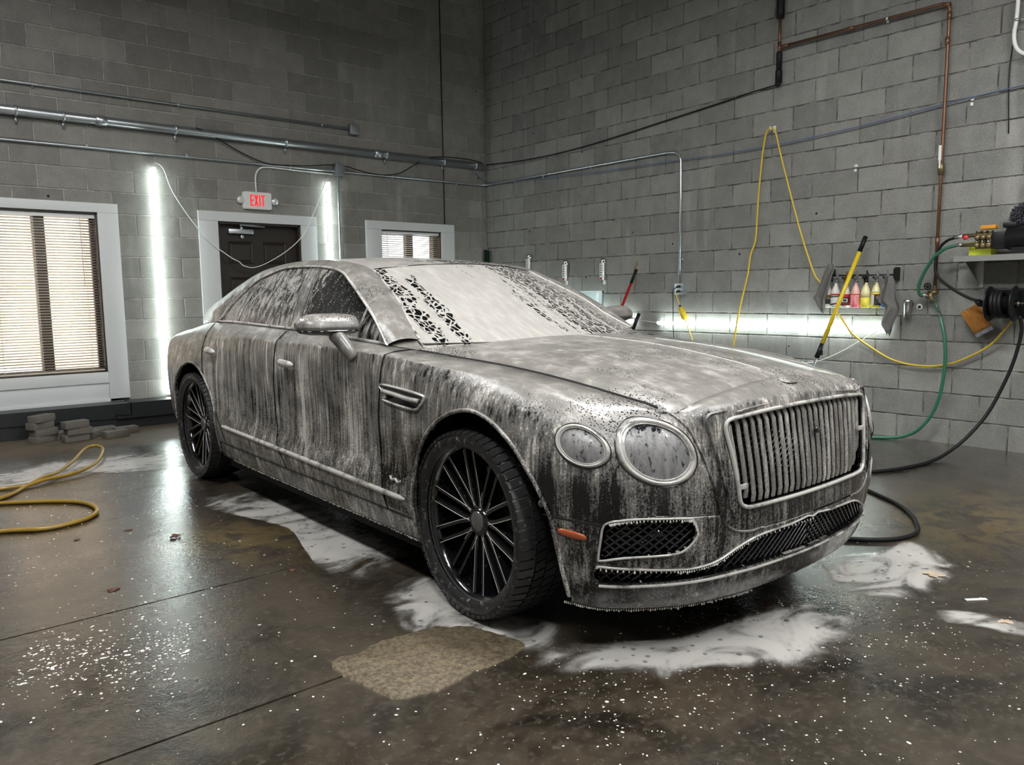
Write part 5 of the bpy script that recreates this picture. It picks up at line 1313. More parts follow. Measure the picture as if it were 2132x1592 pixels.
# ------------------------------------------------------------------ right wall: pipes, cords, tools
cp=pipe('copper_pipe','copper pipe running along and down the right wall to the tap','pipe',[(-.05,-4.305,3.412),(-.05,-5.66,3.398)]+[(-.05,-5.66-.055*math.sin(a),3.343+.055*math.cos(a)) for a in np.linspace(.3,1.57,5)]+[(-.05,-5.713,2.2),(-.05,-5.708,1.29)],.0125,'copper')
for (y,z,ax) in ((-4.95,3.405,'y'),(-5.69,3.385,'y'),(-5.715,3.30,'z'),(-5.71,3.12,'z'),(-5.71,1.63,'z'),(-4.36,3.411,'y')): MB().lathe([(.0125,-.030),(.0165,-.028),(.0165,.028),(.0125,.030)],12,ax,(0,y+4.305,z-3.412),cap=False).obj('fitting',M['copper'],cp,True)
strap(cp,(0,-5.25+4.305,3.403-3.412),.0125,'y')
vb=MB().lathe([(.013,-.05),(.022,-.045),(.026,0),(.022,.045),(.013,.05)],14,'z',(0,-1.405,-1.23)).obj('shutoff_valve',M['brass'],cp,True)
MB().box((-.035,-1.415,-1.17),(-.028,-1.395,-1.06)).tube([(-.03,-1.405,-1.23),(-.03,-1.405,-1.165)],.007,8).obj('valve_lever',M['white_pl'],vb)
bpz=thing('insulated_pipe','vertical pipe in black foam sleeve with copper tee','pipe',(-.05,-4.305,3.11))
MB().lathe([(.014,0),(.030,.0),(.030,.10),(.026,.11)],14,'z').lathe([(.024,.10),(.026,.25),(.024,.26)],14,'z').obj('sleeve',M['black_rub'],bpz,True)
MB().lathe([(.034,.55),(.036,.60),(.036,2.45)],14,'z').obj('sleeve',M['black_rub'],bpz,True)
MB().lathe([(.0125,.2),(.0125,.6)],12,'z').lathe([(.017,.255),(.017,.345)],12,'z').obj('tee',M['copper'],bpz,True)
MB().tube([(.0,.004,.03),(.0,.008,-.015),(.0,.02,-.02)],.022,10).obj('wrapped_end',M['black_rub'],bpz,True)
pipe('black_cable','black cable sagging along the right wall from the foam-sleeved pipe','cable',cr([(-.03,-4.30,3.10),(-.025,-4.0,3.085),(-.02,-3.674,3.058),(-.02,-3.0,3.005),(-.02,-2.454,2.962),(-.02,-1.9,2.925),(-.02,-1.315,2.907),(-.02,-.7,2.915),(-.02,-.05,2.955)],6),.0065,'black_rub',n=6)
pipe('blue_line','thin blue line strung along the right wall','line',cr([(-.03,-7.2,2.74),(-.03,-6.227,2.696),(-.03,-5.712,2.665),(-.03,-5.085,2.612),(-.03,-4.393,2.578),(-.03,-3.685,2.574),(-.03,-3.228,2.588),(-.03,-2.1,2.612),(-.03,-.877,2.665),(-.03,-.311,2.690),(-.06,-.05,2.75),(-.25,-.05,2.86)],6),.005,'blue',n=6)
pipe('thin_black_cable','thin black cable hanging down the right wall above the pump shelf','cable',cr([(-.012,-6.16,4.2),(-.012,-6.155,3.298),(-.012,-6.127,2.811),(-.012,-6.145,2.379)],6),.004,'black_rub',n=6)
wc=pipe('white_conduit_bend','pale conduit bending away along the right wall above the pump shelf','conduit',cr([(-.05,-6.168,4.4),(-.05,-6.168,3.285),(-.05,-6.155,3.06),(-.05,-6.175,2.96),(-.05,-6.23,2.905),(-.05,-6.32,2.885),(-.05,-6.8,2.88)],6),.014,'white_pl')
strap(wc,(0,0,-1.25),.014,'z')
# outlet, plug, cords
ob=thing('outlet_box','steel outlet box with two black plugs on the right wall','outlet',(-.0,-3.236,1.295))
shade_auto(MB().box((-.052,-.058,-.058),(-.0,.058,.058),.004).obj('box_body',M['galv'],ob)); shade_auto(MB().box((-.058,-.056,-.056),(-.052,.015,.056),.002).obj('face_plate',M['galv'],ob))
for z in (.028,-.022):
    MB().tube([(-.058,-.01,z),(-.085,-.01,z-.004),(-.092,.005,z-.012)],[.014,.013,.009],10).obj('plug',M['black_pl'],ob,True)
pipe('power_cable','black cord dropping from the outlet box past the tube light','cord',cr([(-.092,-3.228,1.31),(-.09,-3.19,1.28),(-.07,-3.175,1.20),(-.06,-3.172,1.08),(-.06,-3.172,.95),(-.05,-3.172,.83),(-.05,-3.18,.60)],6),.004,'black_rub',n=6)
yp=thing('yellow_cord_plug','yellow inline safety plug hanging from the outlet box','plug',(-.06,-3.29,1.045))
m=MB().tube([(0,.028,.068),(0,.022,.050),(0,-.005,.0),(0,-.030,-.048),(0,-.040,-.066)],[.012,.026,.033,.031,.014],10); m.obj('plug_body',M['yellow_p'],yp,True)
MB().tube([(0,.030,.070),(0,.034,.088)],.010,8).obj('strain_relief',M['black_pl'],yp,True)
MB().tube(cr([(-.035,.055,.225),(-.02,.062,.18),(-.005,.055,.13),(0,.034,.085)],6),.006,6).obj('cord',M['yellow'],yp,True); MB().tube(cr([(0,-.04,-.066),(.0,-.07,-.14),(.0,-.12,-.24),(0,-.17,-.42)],5),.006,6).obj('cord',M['yellow'],yp,True)
yc=thing('yellow_extension_cord','long yellow cord looped over a wall hook and draped to the hose reel','cord',(-.03,-4.25,2.72))
P=[(-.09,-3.88,.45),(-.09,-3.936,.835),(-.085,-3.982,1.111),(-.05,-4.037,1.427),(-.05,-4.063,1.605),(-.05,-4.11,1.736),(-.05,-4.122,1.95),(-.05,-4.133,2.171),(-.05,-4.150,2.38),(-.05,-4.163,2.512),(-.055,-4.19,2.66),(-.06,-4.215,2.712),(-.06,-4.25,2.726),(-.06,-4.285,2.700),(-.055,-4.31,2.62),(-.05,-4.343,2.487),(-.05,-4.475,2.052),(-.05,-4.587,1.707),(-.045,-4.702,1.41),(-.035,-4.763,1.325),(-.03,-4.889,1.117),(-.085,-5.05,.935),(-.085,-5.10,.885),(-.05,-5.20,.805),(-.05,-5.377,.707),(-.05,-5.52,.668),(-.05,-5.68,.659),(-.05,-5.80,.676),(-.05,-5.922,.719),(-.06,-6.115,.839),(-.10,-6.248,1.00),(-.16,-6.30,1.08)]
MB().tube([Vector(p)-Vector((-.03,-4.25,2.72)) for p in cr(P,5)],.0085,7).obj('cord',M['yellow'],yc,True)
MB().tube([(.03,0,.0),(-.045,0,-.004),(-.05,0,.018)],.006,8).box((.02,-.012,-.03),(.03,.012,.03)).obj('wall_hook',M['white_pl'],yc)
pipe('white_lamp_cord','white cord trailing from the end of the long horizontal tube light','cord',cr([(-.05,-5.365,.946),(-.045,-5.33,.935),(-.04,-5.265,.92),(-.04,-5.127,.835),(-.04,-4.942,.724),(-.04,-4.746,.641),(-.04,-4.5,.60)],5),.004,'white_pl',n=6)
pipe('white_lamp_cord','short white cord joining the two horizontal tube lights','cord',cr([(-.05,-2.655,.98),(-.06,-2.75,.965),(-.06,-2.88,.955),(-.05,-2.955,.946)],5),.004,'white_pl',n=6)
# poles
def pole(name,label,a,b,segs,extra=None):
    a=Vector(a);b=Vector(b); r=thing(name,label,'pole',tuple(a)); d=b-a
    for (t0,t1,rad,mat,nm) in segs: MB().tube([d*t0,d*t1],rad,14).obj(nm,M[mat],r,True)
    if extra: extra(r,d)
    return r
pole('extension_pole','yellow extension pole with black grip leaning on the right wall',(-.62,-4.80,.05),(-.13,-5.186,1.70),[(0,.44,.012,'galv','inner_tube'),(.40,.47,.020,'black_pl','lock_collar'),(.46,.93,.0165,'yellow_p','outer_tube'),(.925,1.0,.0185,'black_rub','grip')],lambda r,d: MB().box(d*.425-Vector((.012,.03,.02)),d*.425+Vector((.012,.005,.02))).obj('lock_lever',M['black_pl'],r))
pole('red_pole','red pole with black grip leaning on the right wall behind the windscreen',(-.55,-2.35,.04),(-.12,-2.725,1.51),[(0,.92,.0145,'red','shaft'),(.655,.672,.0152,'white_pl','band'),(.90,1.0,.0175,'black_rub','grip')])
pole('hand_tool','short black tool handle leaning beside the red pole',(-.45,-2.55,.04),(-.14,-2.785,1.045),[(0,.82,.012,'galv','shaft'),(.80,1.0,.019,'black_rub','grip')])
pole('green_tool','pair of dark green tool handles standing in the wall corner',(-.10,-.10,.04),(-.055,-.045,1.85),[(0,1.0,.020,'dkgreen','handle')],lambda r,d: MB().tube([Vector((.0,-.055,0)),d+Vector((0,-.05,-.01))],.020,12).obj('handle',M['dkgreen'],r,True))
# silver spring clips for tools
for k,(y,z,l) in enumerate(((-.90,1.60,'silver tool clip on the right wall, half hidden by the roof edge'),(-1.555,1.50,'silver tool clip on the right wall, second from the corner'),(-2.165,1.495,'silver tool clip on the right wall, nearest the red pole'))):
    r=thing('tool_clip',l,'tool clip',(-.0,y,z),0,'tool clips on the right wall')
    m=MB().tube([(-.030,-.012,.105),(-.030,-.012,.135)],.026,14).obj('roller',M['chrome'],r,True); MB().lathe([(.008,-.034),(.030,-.03),(.030,.0),(.0,.002)],14,'x',(-.035,-.012,.128)).obj('roller_cap',M['chrome'],r,True)
    shade_auto(MB().box((-.045,-.022,-.09),(-.002,.006,.12),.004).obj('clip_body',M['chrome'],r)); shade_auto(MB().box((-.050,.004,-.085),(-.012,.048,.10),.003).obj('label_plate',M['white_pl'],r))
    for q in range(5): MB().box((-.0508,.016,.07-q*.026),(-.050,.036,.082-q*.026)).obj('label_mark',M['lab_black'],r)
    MB().box((-.0508,.008,-.083),(-.050,.044,-.055)).obj('label_mark',M['red_l'],r)
    MB().box((-.030,-.020,-.135),(-.020,.010,-.085)).obj('clip_tail',M['white_pl'],r)
pn=thing('glass_panel','pale framed glass panel leaning on the right wall behind the windscreen','panel',(-.135,-1.80,.06))
MB().box((-.02,-.40,0),(.0,.42,1.215)).obj('pane',M['panel'],pn); fr=MB(); fr.box((-.028,-.42,0),(.004,-.395,1.225)); fr.box((-.028,.41,0),(.004,.43,1.225)); fr.box((-.028,-.42,1.213),(.004,.43,1.228)); fr.obj('frame',M['galv'],pn)
pn.rotation_euler=(0,math.radians(2.2),0)
# small wall bits
for (y,z,l) in ((-5.021,2.278,'small white cable clip on the bare right wall'),(-5.892,2.650,'small white cable clip under the blue line')):
    r=thing('cable_clip',l,'clip',(0,y,z),0,'white cable clips'); MB().box((-.014,-.012,.008),(0,.012,.030),.003).box((-.012,-.006,-.030),(0,.014,-.004),.003).obj('clip_body',M['white_pl'],r); MB().tube([(-.014,0,.018),(-.017,0,.018)],.005,8).obj('screw',M['galv'],r)
pipe('paint_drip','dried yellow paint run on the right wall above the red pole','paint',cr([(-.004,-2.62,1.60),(-.005,-2.628,1.57),(-.005,-2.60,1.53),(-.005,-2.585,1.51),(-.006,-2.61,1.48),(-.006,-2.615,1.43),(-.005,-2.605,1.38),(-.004,-2.600,1.33)],5),.006,'yellow_h',n=5)
# ---- spray-bottle rack
rk=thing('bottle_rack','black wall rail holding a row of spray bottles','rack',(-.0,-5.16,1.39))
MB().tube([(-.075,.30,0),(-.075,-.255,-.006)],.007,8).obj('rail',M['black_pl'],rk,True)
for y in (.29,-.255): MB().box((-.085,y-.004,-.055),(-.0,y+.004,.055)).box((-.09,y-.012,-.05),(-.075,y+.012,.045)).obj('bracket',M['black_pl'],rk)
def bottle(y,label,body,liquid,level,head,style):
    r=thing('spray_bottle',label,'spray bottle',(-.10,y,1.118),0,'spray bottles hanging on the rack')
    R=.0385; prof=[(.030,0),(R,.006),(R,.118),(R*.94,.135),(R*.72,.160),(.0175,.192),(.0150,.205),(.0150,.214)]
    lv=[p for p in prof if p[1]<=level]+[(np.interp(level,[p[1] for p in prof],[p[0] for p in prof]),level)]
    if liquid: MB().lathe(lv,22,'z').obj('liquid',M[liquid],r,True)
    up=[(np.interp(level,[p[1] for p in prof],[p[0] for p in prof]),level)]+[p for p in prof if p[1]>level] if liquid else prof
    MB().lathe(up,22,'z').obj('bottle_body',M[body],r,True)
    MB().lathe([(.016,.208),(.0185,.210),(.0185,.232),(.013,.236)],16,'z').obj('cap',M[head],r,True)
    G=MB(); G.box((-.050,-.012,.236),(.020,.012,.262),.006); G.tube([(.012,0,.25),(.020,0,.275),(.008,0,.305)],[.012,.011,.005],8); shade_auto(G.obj('sprayer_head',M[head],r))
    MB().tube([(-.030,0,.240),(-.036,0,.225),(-.030,0,.205),(-.038,0,.19)],[.005,.006,.005,.004],6).obj('trigger',M[head],r,True); MB().tube([(-.050,0,.250),(-.062,0,.250)],.008,8).obj('nozzle',M['black_pl'],r,True)
    def band(a0,a1,z0,z1,mat,off=.0006,curve=None,nm='label'):
        G=np.zeros((12,3,3))
        for i in range(12):
            a=math.radians(a0+(a1-a0)*i/11)
            for j in range(3):
                t=j/2; z=z0+(z1-z0)*t+(curve(i/11,t) if curve else 0); G[i,j]=((R+off)*math.cos(a),(R+off)*math.sin(a),z)
        MB().grid(G).obj(nm,M[mat],r,True)
    if style=='swoosh':
        band(110,300,.022,.112,'lab_white'); band(110,300,.098,.112,'red_l',.0009,lambda u,t:.006*math.sin(u*3)); band(110,300,.088,.098,'lab_black',.0010,lambda u,t:.010*u-.004)
        band(110,300,.020,.032,'lab_black',.0010,lambda u,t:.030*u*u); band(230,300,.024,.050,'red_l',.0011)
    if style=='redblack':
        band(110,300,.022,.114,'red_l'); band(150,250,.036,.088,'lab_black',.0009); band(165,235,.046,.076,'lab_white',.0012); band(180,220,.052,.070,'lab_black',.0014)
        band(110,300,.020,.028,'lab_black',.0010)
    if style=='pink':
        band(110,300,.108,.113,'red_l'); band(115,170,.030,.104,'bot_pinkl',.0009); band(205,255,.030,.104,'bot_pinkl',.0009)
        for q in range(7): band(210,250,.036+q*.009,.039+q*.009,'red_l',.0012)
        for q in range(5): band(122,160,.040+q*.011,.043+q*.011,'red_l',.0012)
    if style=='black_label':
        band(185,300,.022,.112,'lab_black'); band(110,180,.026,.108,'lab_white'); band(110,300,.107,.112,'red_l',.0009)
        # oval mark with letters
        for rx,rz,mt,off in ((30,.0155,'lab_white',.0010),(27,.0135,'red_l',.0013),(24,.0115,'lab_black',.0016)):
            vs=[];n=24; c=238
            for k in range(n): a=math.radians(c+rx*math.cos(2*math.pi*k/n)); vs.append(((R+off)*math.cos(a),(R+off)*math.sin(a),.085+rz*math.sin(2*math.pi*k/n)))
            MB().add(vs+[((R+off)*math.cos(math.radians(c)),(R+off)*math.sin(math.radians(c)),.085)],[(k,(k+1)%n,n) for k in range(n)]).obj('logo_oval',M[mt],r)
        def arcstroke(pts): 
            MB().tube([((R+.002)*math.cos(math.radians(a)),(R+.002)*math.sin(math.radians(a)),z) for a,z in pts],.0011,5).obj('logo_letter',M['lab_white'],r,True)
        arcstroke([(224,.076),(224,.093),(232,.093),(234,.089),(232,.085),(224,.085)]); arcstroke([(240,.085),(242,.091),(247,.093),(252,.091),(254,.085),(252,.079),(247,.077),(242,.079),(240,.085)])
        for q in range(4): band(195,290,.058-q*.009,.0605-q*.009,'grey_pl',.0009)
    if style=='dark': band(110,300,.030,.075,'lab_black'); band(110,300,.078,.108,'brown_pl')
    return r
bottle(-4.858,'spray bottle with dark brown label, half covered by the grey towel','bot_white',None,0,'grey_pl','dark')
bottle(-4.930,'white spray bottle with white, black and red swoosh label','bot_white',None,0,'grey_pl','swoosh')
bottle(-5.018,'white spray bottle with red and black label behind the yellow pole','bot_white',None,0,'brown_pl','redblack')
bottle(-5.104,'spray bottle of pink liquid with pale label','bot_pinkl','bot_pink',.112,'grey_pl','pink')
bottle(-5.190,'unlabelled spray bottle half full of yellow liquid, black sprayer','bot_yell','bot_yel',.085,'black_pl','none')
bottle(-5.276,'spray bottle of yellow liquid with black label and oval logo','bot_yell','bot_yel',.125,'grey_pl','black_label')
bottle(-5.358,'spray bottle of blue liquid beside the hanging towel','bot_bluel','bot_blue',.060,'grey_pl','none')
# towels: pleated cloth hung from a point
def cloth(name,label,loc,rows,folds,amp,seed):
    """hung cloth: rows of (edge far, edge near, z) from the top down; pleats deepen towards the hem"""
    rnd=random.Random(seed); ph=[rnd.uniform(0,6.28) for _ in range(4)]
    R=np.array(cr(rows,6)); N=34; G=np.zeros((len(R),N,3))
    for i,(a,b,c) in enumerate(R):
        k=i/(len(R)-1); w=abs(a-b)
        for j in range(N):
            t=j/(N-1); s_=math.sin(t*math.pi)
            f=math.sin(t*folds*2*math.pi+ph[0]+1.6*k)+.55*math.sin(t*folds*3.7+ph[1]-2.5*k)+.35*math.sin(t*17+ph[2]+3*k)
            G[i,j]=(-(amp*(.45+.55*k)*f*min(1,w/.06)+.022*s_*min(1,w/.08)),a+(b-a)*t+.004*math.sin(9*k+t*5+ph[3]),c-.012*math.sin(t*folds*5+ph[1])*k)
    o=MB().grid(G).obj(name,M['towel'],None,True,loc=loc); so=o.modifiers.new('thick','SOLIDIFY'); so.thickness=.005; sm=o.modifiers.new('soft','SUBSURF'); sm.levels=1; sm.render_levels=1
    tag(o,label,'towel','grey towels on the bottle rack'); return o
cloth('towel','grey microfibre towel bunched over the rack end, above the dark-labelled bottle',(-.150,-4.90,1.39),[(.0,-.020,.095),(.022,-.045,.080),(.040,-.050,.045),(.060,-.034,.0),(.078,-.020,-.05),(.100,-.004,-.10),(.125,.012,-.155),(.145,.022,-.185),(.130,.032,-.205),(.112,.034,-.245),(.085,.036,-.285),(.048,.042,-.31)],2.1,.019,4)
cloth('towel','grey microfibre towel hanging in folds beside the steel cup',(-.155,-5.41,1.34),[(.012,-.012,.035),(.028,-.035,.0),(.045,-.050,-.05),(.065,-.060,-.10),(.085,-.072,-.150),(.078,-.088,-.178),(.040,-.100,-.205),(.034,-.102,-.235),(.048,-.080,-.285),(.055,-.062,-.325),(.050,-.045,-.365),(.020,-.030,-.405),(.004,-.012,-.435)],1.6,.022,9)
# steel cup and washer on the wall
cu=thing('steel_cup','brushed steel cup hung on the right wall beside the towel','cup',(-.055,-5.512,1.044))
MB().lathe([(.0,0),(.026,.002),(.030,.12),(.036,.137),(.034,.137),(.028,.12),(.024,.006),(.0,.005)],22,'z',cap=False).obj('cup_body',M['steel'],cu,True)
MB().box((.028,-.012,.04),(.054,.012,.125)).obj('cup_bracket',M['steel'],cu)
ds=thing('wall_washer','round pale washer screwed to the right wall','fixing',(0,-5.585,1.126)); MB().lathe([(.0,0),(.024,0),(.024,-.008),(.012,-.010)],18,'x',cap=False).obj('disc',M['white_pl'],ds,True); MB().lathe([(.0,-.016),(.011,-.016),(.012,-.006)],12,'x',cap=False).obj('bolt',M['black_pl'],ds,True)
# tap assembly
tp=thing('wall_tap','brass wall tap with round black handle at the foot of the copper pipe','tap',(-.075,-5.705,1.25))
MB().tube([(.025,-.003,.045),(.025,-.003,.0),(.0,0,-.01)],[.016,.018,.016],10).tube([(0,.03,-.01),(0,-.035,-.01)],.016,10).tube([(0,0,-.01),(-.01,.012,-.035),(-.01,.0,-.06),(-.01,-.02,-.09)],[.018,.020,.017,.014],10).tube([(-.005,.02,-.045),(-.01,.055,-.03)],.016,10).obj('tap_body',M['brass'],tp,True)
wh=MB().tube([(-.035,.026+.024*math.cos(a),.036+.024*math.sin(a)) for a in np.linspace(0,2*math.pi,16,endpoint=False)],.0055,6,close=True)
for a in np.linspace(0,2*math.pi,5,endpoint=False): wh.tube([(-.035,.026,.036),(-.035,.026+.024*math.cos(a),.036+.024*math.sin(a))],.004,6)
wh.tube([(-.05,.026,.036),(-.02,.026,.036)],.008,8); wh.obj('hand_wheel',M['black_pl'],tp,True)
gh=thing('green_hose','green hose looping from the tap up to the brass pump','hose',(-.10,-5.66,1.21))
o=Vector((-.10,-5.66,1.21)); MB().tube([Vector(p)-o for p in cr([(-.08,-5.655,1.222),(-.10,-5.637,1.214),(-.12,-5.622,1.235),(-.14,-5.626,1.29),(-.16,-5.655,1.36),(-.18,-5.701,1.44),(-.20,-5.755,1.51),(-.21,-5.83,1.565),(-.21,-5.92,1.588)],7)],.0125,10).obj('hose',M['green'],gh,True)
MB().tube([Vector((-.075,-5.668,1.222))-o,Vector((-.10,-5.64,1.216))-o],.016,10).obj('coupling',M['steel'],gh,True); MB().tube([Vector((-.21,-5.915,1.588))-o,Vector((-.21,-5.95,1.588))-o],.014,10).obj('coupling',M['steel'],gh,True)
g2=thing('green_hose','green hose hanging from the tap down to the floor','hose',(-.09,-5.73,1.15))
o=Vector((-.09,-5.73,1.15)); pts=[(-.09,-5.775,1.055),(-.10,-5.795,.99),(-.11,-5.819,.903),(-.12,-5.837,.78),(-.12,-5.837,.66),(-.12,-5.825,.52),(-.12,-5.805,.417),(-.12,-5.77,.31),(-.12,-5.715,.215),(-.12,-5.64,.135),(-.13,-5.55,.088),(-.16,-5.46,.070),(-.22,-5.36,.066),(-.30,-5.25,.064)]
MB().tube([Vector(p)-o for p in cr(pts,6)],.0135,10).obj('hose',M['green'],g2,True)
MB().tube([Vector((-.085,-5.722,1.19))-o,Vector((-.09,-5.775,1.06))-o],.011,10).obj('hose_end',M['steel'],g2,True)
sp=[]; a0,a1=Vector((-.085,-5.724,1.185))-o,Vector((-.09,-5.765,1.085))-o
for k in range(90):
    t=k/89; c=a0.lerp(a1,t); a=t*9*2*math.pi; sp.append(c+Vector((math.cos(a)*.015,math.sin(a)*.013,math.sin(a)*.006)))
MB().tube(sp,.0028,5).obj('spring_guard',M['green'],g2,True)
bh=thing('black_hose','black pressure hose looping from the brass pump to the hose reel','hose',(-.21,-5.93,1.65)); o=Vector((-.21,-5.93,1.65))
MB().tube([Vector(p)-o for p in cr([(-.21,-5.90,1.643),(-.21,-5.85,1.628),(-.20,-5.80,1.59),(-.20,-5.772,1.53),(-.20,-5.764,1.46),(-.20,-5.768,1.40),(-.20,-5.80,1.34),(-.20,-5.865,1.285),(-.21,-5.96,1.225),(-.22,-6.05,1.185),(-.24,-6.15,1.165)],6)],.0105,10).obj('hose',M['black_rub'],bh,True)
MB().tube([Vector((-.21,-5.895,1.642))-o,Vector((-.21,-5.95,1.652))-o],.0125,10).obj('coupling',M['steel'],bh,True)
# shelf and pump
sh=thing('steel_shelf','stainless steel wall shelf on triangular brackets','shelf',(0,-6.42,1.49))
shade_auto(MB().box((-.36,-.52,-.018),(0,.47,.012),.003).obj('shelf_top',M['steel'],sh)); MB().box((-.362,-.52,-.030),(-.356,.47,.012)).box((-.36,.464,-.030),(0,.47,.012)).obj('shelf_lip',M['steel'],sh)
for y in (.415,-.42): MB().add([(-.32,y,-.02),(0,y,-.02),(0,y,-.215),(-.32,y-.006,-.02),(0,y-.006,-.02),(0,y-.006,-.215)],[(0,1,2),(5,4,3),(0,3,4,1),(1,4,5,2),(2,5,3,0)]).box((-.01,y-.03,-.215),(0,y,-.02)).obj('shelf_bracket',M['steel'],sh)
pu=thing('pressure_pump','black motor pressure pump with brass manifold on the steel shelf','pump',(-.19,-6.30,1.502))
shade_auto(MB().lathe([(.0,-.42),(.075,-.42),(.085,-.41),(.085,.05),(.078,.06),(.0,.06)],28,'y',(0,0,.118)).obj('motor',M['black_pl'],pu),40)
MB().box((-.06,-.30,.0),(.06,.02,.05)).obj('motor_foot',M['black_pl'],pu)
shade_auto(MB().box((-.052,.06,.045),(.05,.15,.165),.012).obj('pump_crankcase',M['black_pl'],pu))
for i in range(3):
    y=.165+.038*i
    MB().tube([(-.03,y,.165),(-.03,y,.05)],[.017,.017],12).lathe([(.0,.0),(.017,.0),(.019,-.02),(.012,-.026)],12,'x',(-.045,y,.075)).lathe([(.0,.0),(.016,.0),(.018,-.02),(.012,-.026)],12,'x',(-.045,y,.130)).tube([(-.03,y,.165),(-.03,y,.178)],.021,6).obj('valve_body',M['brass'],pu,True)
    MB().tube([(-.07,y,.100),(-.074,y,.100)],.007,8).obj('bolt',M['chrome'],pu,True)
MB().tube([(-.02,.13,.150),(-.02,.35,.150)],.015,10).tube([(-.03,.12,.082),(-.02,.36,.082)],.013,10).obj('manifold_pipe',M['brass'],pu,True)
MB().tube([(-.06,.315,.135),(-.075,.315,.135)],.018,14).obj('red_cap',M['red_l'],pu,True)
shade_auto(MB().box((-.05,-.0,.19),(.04,.085,.225),.01).obj('switch_box',M['black_pl'],pu))
sg_=MB().box((-.06,-.075,0),(.06,.075,.105),.008).obj('sponge',M['yellow_s'],None,False,loc=(-.10,-6.05,1.502)); shade_auto(sg_); tag(sg_,'yellow-green sponge block on the steel shelf behind the brass manifold','sponge')
os_=MB().box((-.035,-.05,0),(.035,.05,.028),.006).obj('sponge',M['orange'],None,False,loc=(-.215,-6.125,1.69)); shade_auto(os_); tag(os_,'orange scrub block lying on top of the brass manifold','sponge')
# fluffy duster head on the wall
df=MB(); random.seed(3)
for k in range(420):
    th=random.uniform(0,2*math.pi); ph=math.acos(random.uniform(-1,1)); d_=Vector((math.sin(ph)*math.cos(th)*.06,math.sin(ph)*math.sin(th)*.075,math.cos(ph)*.085)); p0=d_*.55; p1=d_*random.uniform(.9,1.12)+Vector((0,0,-.012))
    df.tube([p0,(p0+p1)/2+Vector((random.gauss(0,.004),random.gauss(0,.004),random.gauss(0,.004))),p1],[.004,.0034,.002],4)
dr=thing('duster','fluffy dark grey duster head hanging on the right wall above the pump','duster',(-.085,-6.285,1.79)); o=df.obj('fibres',M['duster'],dr,True); o['kind']='stuff'; MB().tube([(0,0,0),(.03,-.05,.30)],.010,8).obj('handle',M['black_pl'],dr,True)
# hose reel
hr=thing('hose_reel','black hose reel with coiled hose on the right wall under the shelf','hose reel',(-.25,-6.245,1.155))
for y in (.078,-.082):
    MB().lathe([(.03,-.004),(.118,-.006),(.128,0),(.118,.006),(.03,.004)],36,'y',(0,y,0),cap=False).obj('flange',M['black_pl'],hr,True)
MB().lathe([(.055,-.08),(.055,.08)],24,'y').obj('drum',M['black_pl'],hr,True)
for k,(y,rr_) in enumerate(((.045,.085),(.020,.088),(-.005,.085),(.033,.068),(.008,.068))): MB().tube([(rr_*math.cos(a),y+.006*math.sin(a),rr_*math.sin(a)) for a in np.linspace(0,2*math.pi,28,endpoint=False)],.0145,8,close=True).obj('hose_turn',M['black_rub'],hr,True)
MB().tube([(0,.13,0),(0,-.17,0)],.016,10).tube([(0,.13,0),(.10,.13,0),(.24,.13,0)],.014,8).tube([(0,-.16,0),(.24,-.16,0)],.014,8).box((.23,-.19,-.10),(.248,.16,.10)).obj('reel_frame',M['black_pl'],hr)
MB().tube([(0,.10,0),(0,.145,0),(-.02,.15,.02)],.022,12).obj('swivel',M['black_pl'],hr,True); MB().tube([(-.005,.07,-.01),(-.005,.055,-.01)],.035,10).obj('hub_fitting',M['brass'],hr,True); MB().tube([(0,-.095,0),(0,-.11,0)],.018,10).obj('hub_fitting',M['brass'],hr,True)
# wash mitt
mt=thing('wash_mitt','orange ribbed wash mitt with grey cuff hanging below the hose reel','wash mitt',(-.10,-6.04,1.03))
C=[np.array(q) for q in ((.115,.052),(.0,.132),(-.115,-.062),(-.005,-.128))]   # (y,z) corners TL,TR,BR,BL
NR_=11
for k in range(NR_):
    t0=(k+.5)/NR_; a=C[0]+(C[1]-C[0])*t0; b=C[3]+(C[2]-C[3])*t0
    pts=[(-.012*math.sin(math.pi*(j/10)) -.004*math.sin(math.pi*t0),*(a+(b-a)*(j/10)*.86)) for j in range(11)]; MB().tube(pts,[.0055+.0015*math.sin(math.pi*(j/10)) for j in range(11)],7).obj('rib',M['mitt'],mt,True)
G=np.zeros((11,11,3))
for i in range(11):
    for j in range(11):
        t0=i/10; a=C[0]+(C[1]-C[0])*t0; b=C[3]+(C[2]-C[3])*t0; q=a+(b-a)*j/10*.86; G[i,j]=(.004-.020*math.sin(math.pi*t0)*math.sin(math.pi*j/10)*0,q[0],q[1])
MB().grid(G).obj('mitt_back',M['mitt'],mt,True)
G=np.zeros((25,3,3))
for i in range(25):
    t0=i/24; a=C[3]+(C[0]-C[3])*.14; a2=C[2]+(C[1]-C[2])*.14; q0=a+(a2-a)*t0; q1=C[3]+(C[2]-C[3])*t0; w=.005*math.sin(t0*40)
    for j in range(3): q=q0+(q1-q0)*j/2; G[i,j]=(-.004+w*(j/2),q[0],q[1])
MB().grid(G).obj('cuff',M['grey_cuff'],mt,True)
MB().tube([(0,.0,.13),(.05,-.03,.16),(.09,-.04,.15)],.004,6).obj('hang_loop',M['grey_cuff'],mt,True)

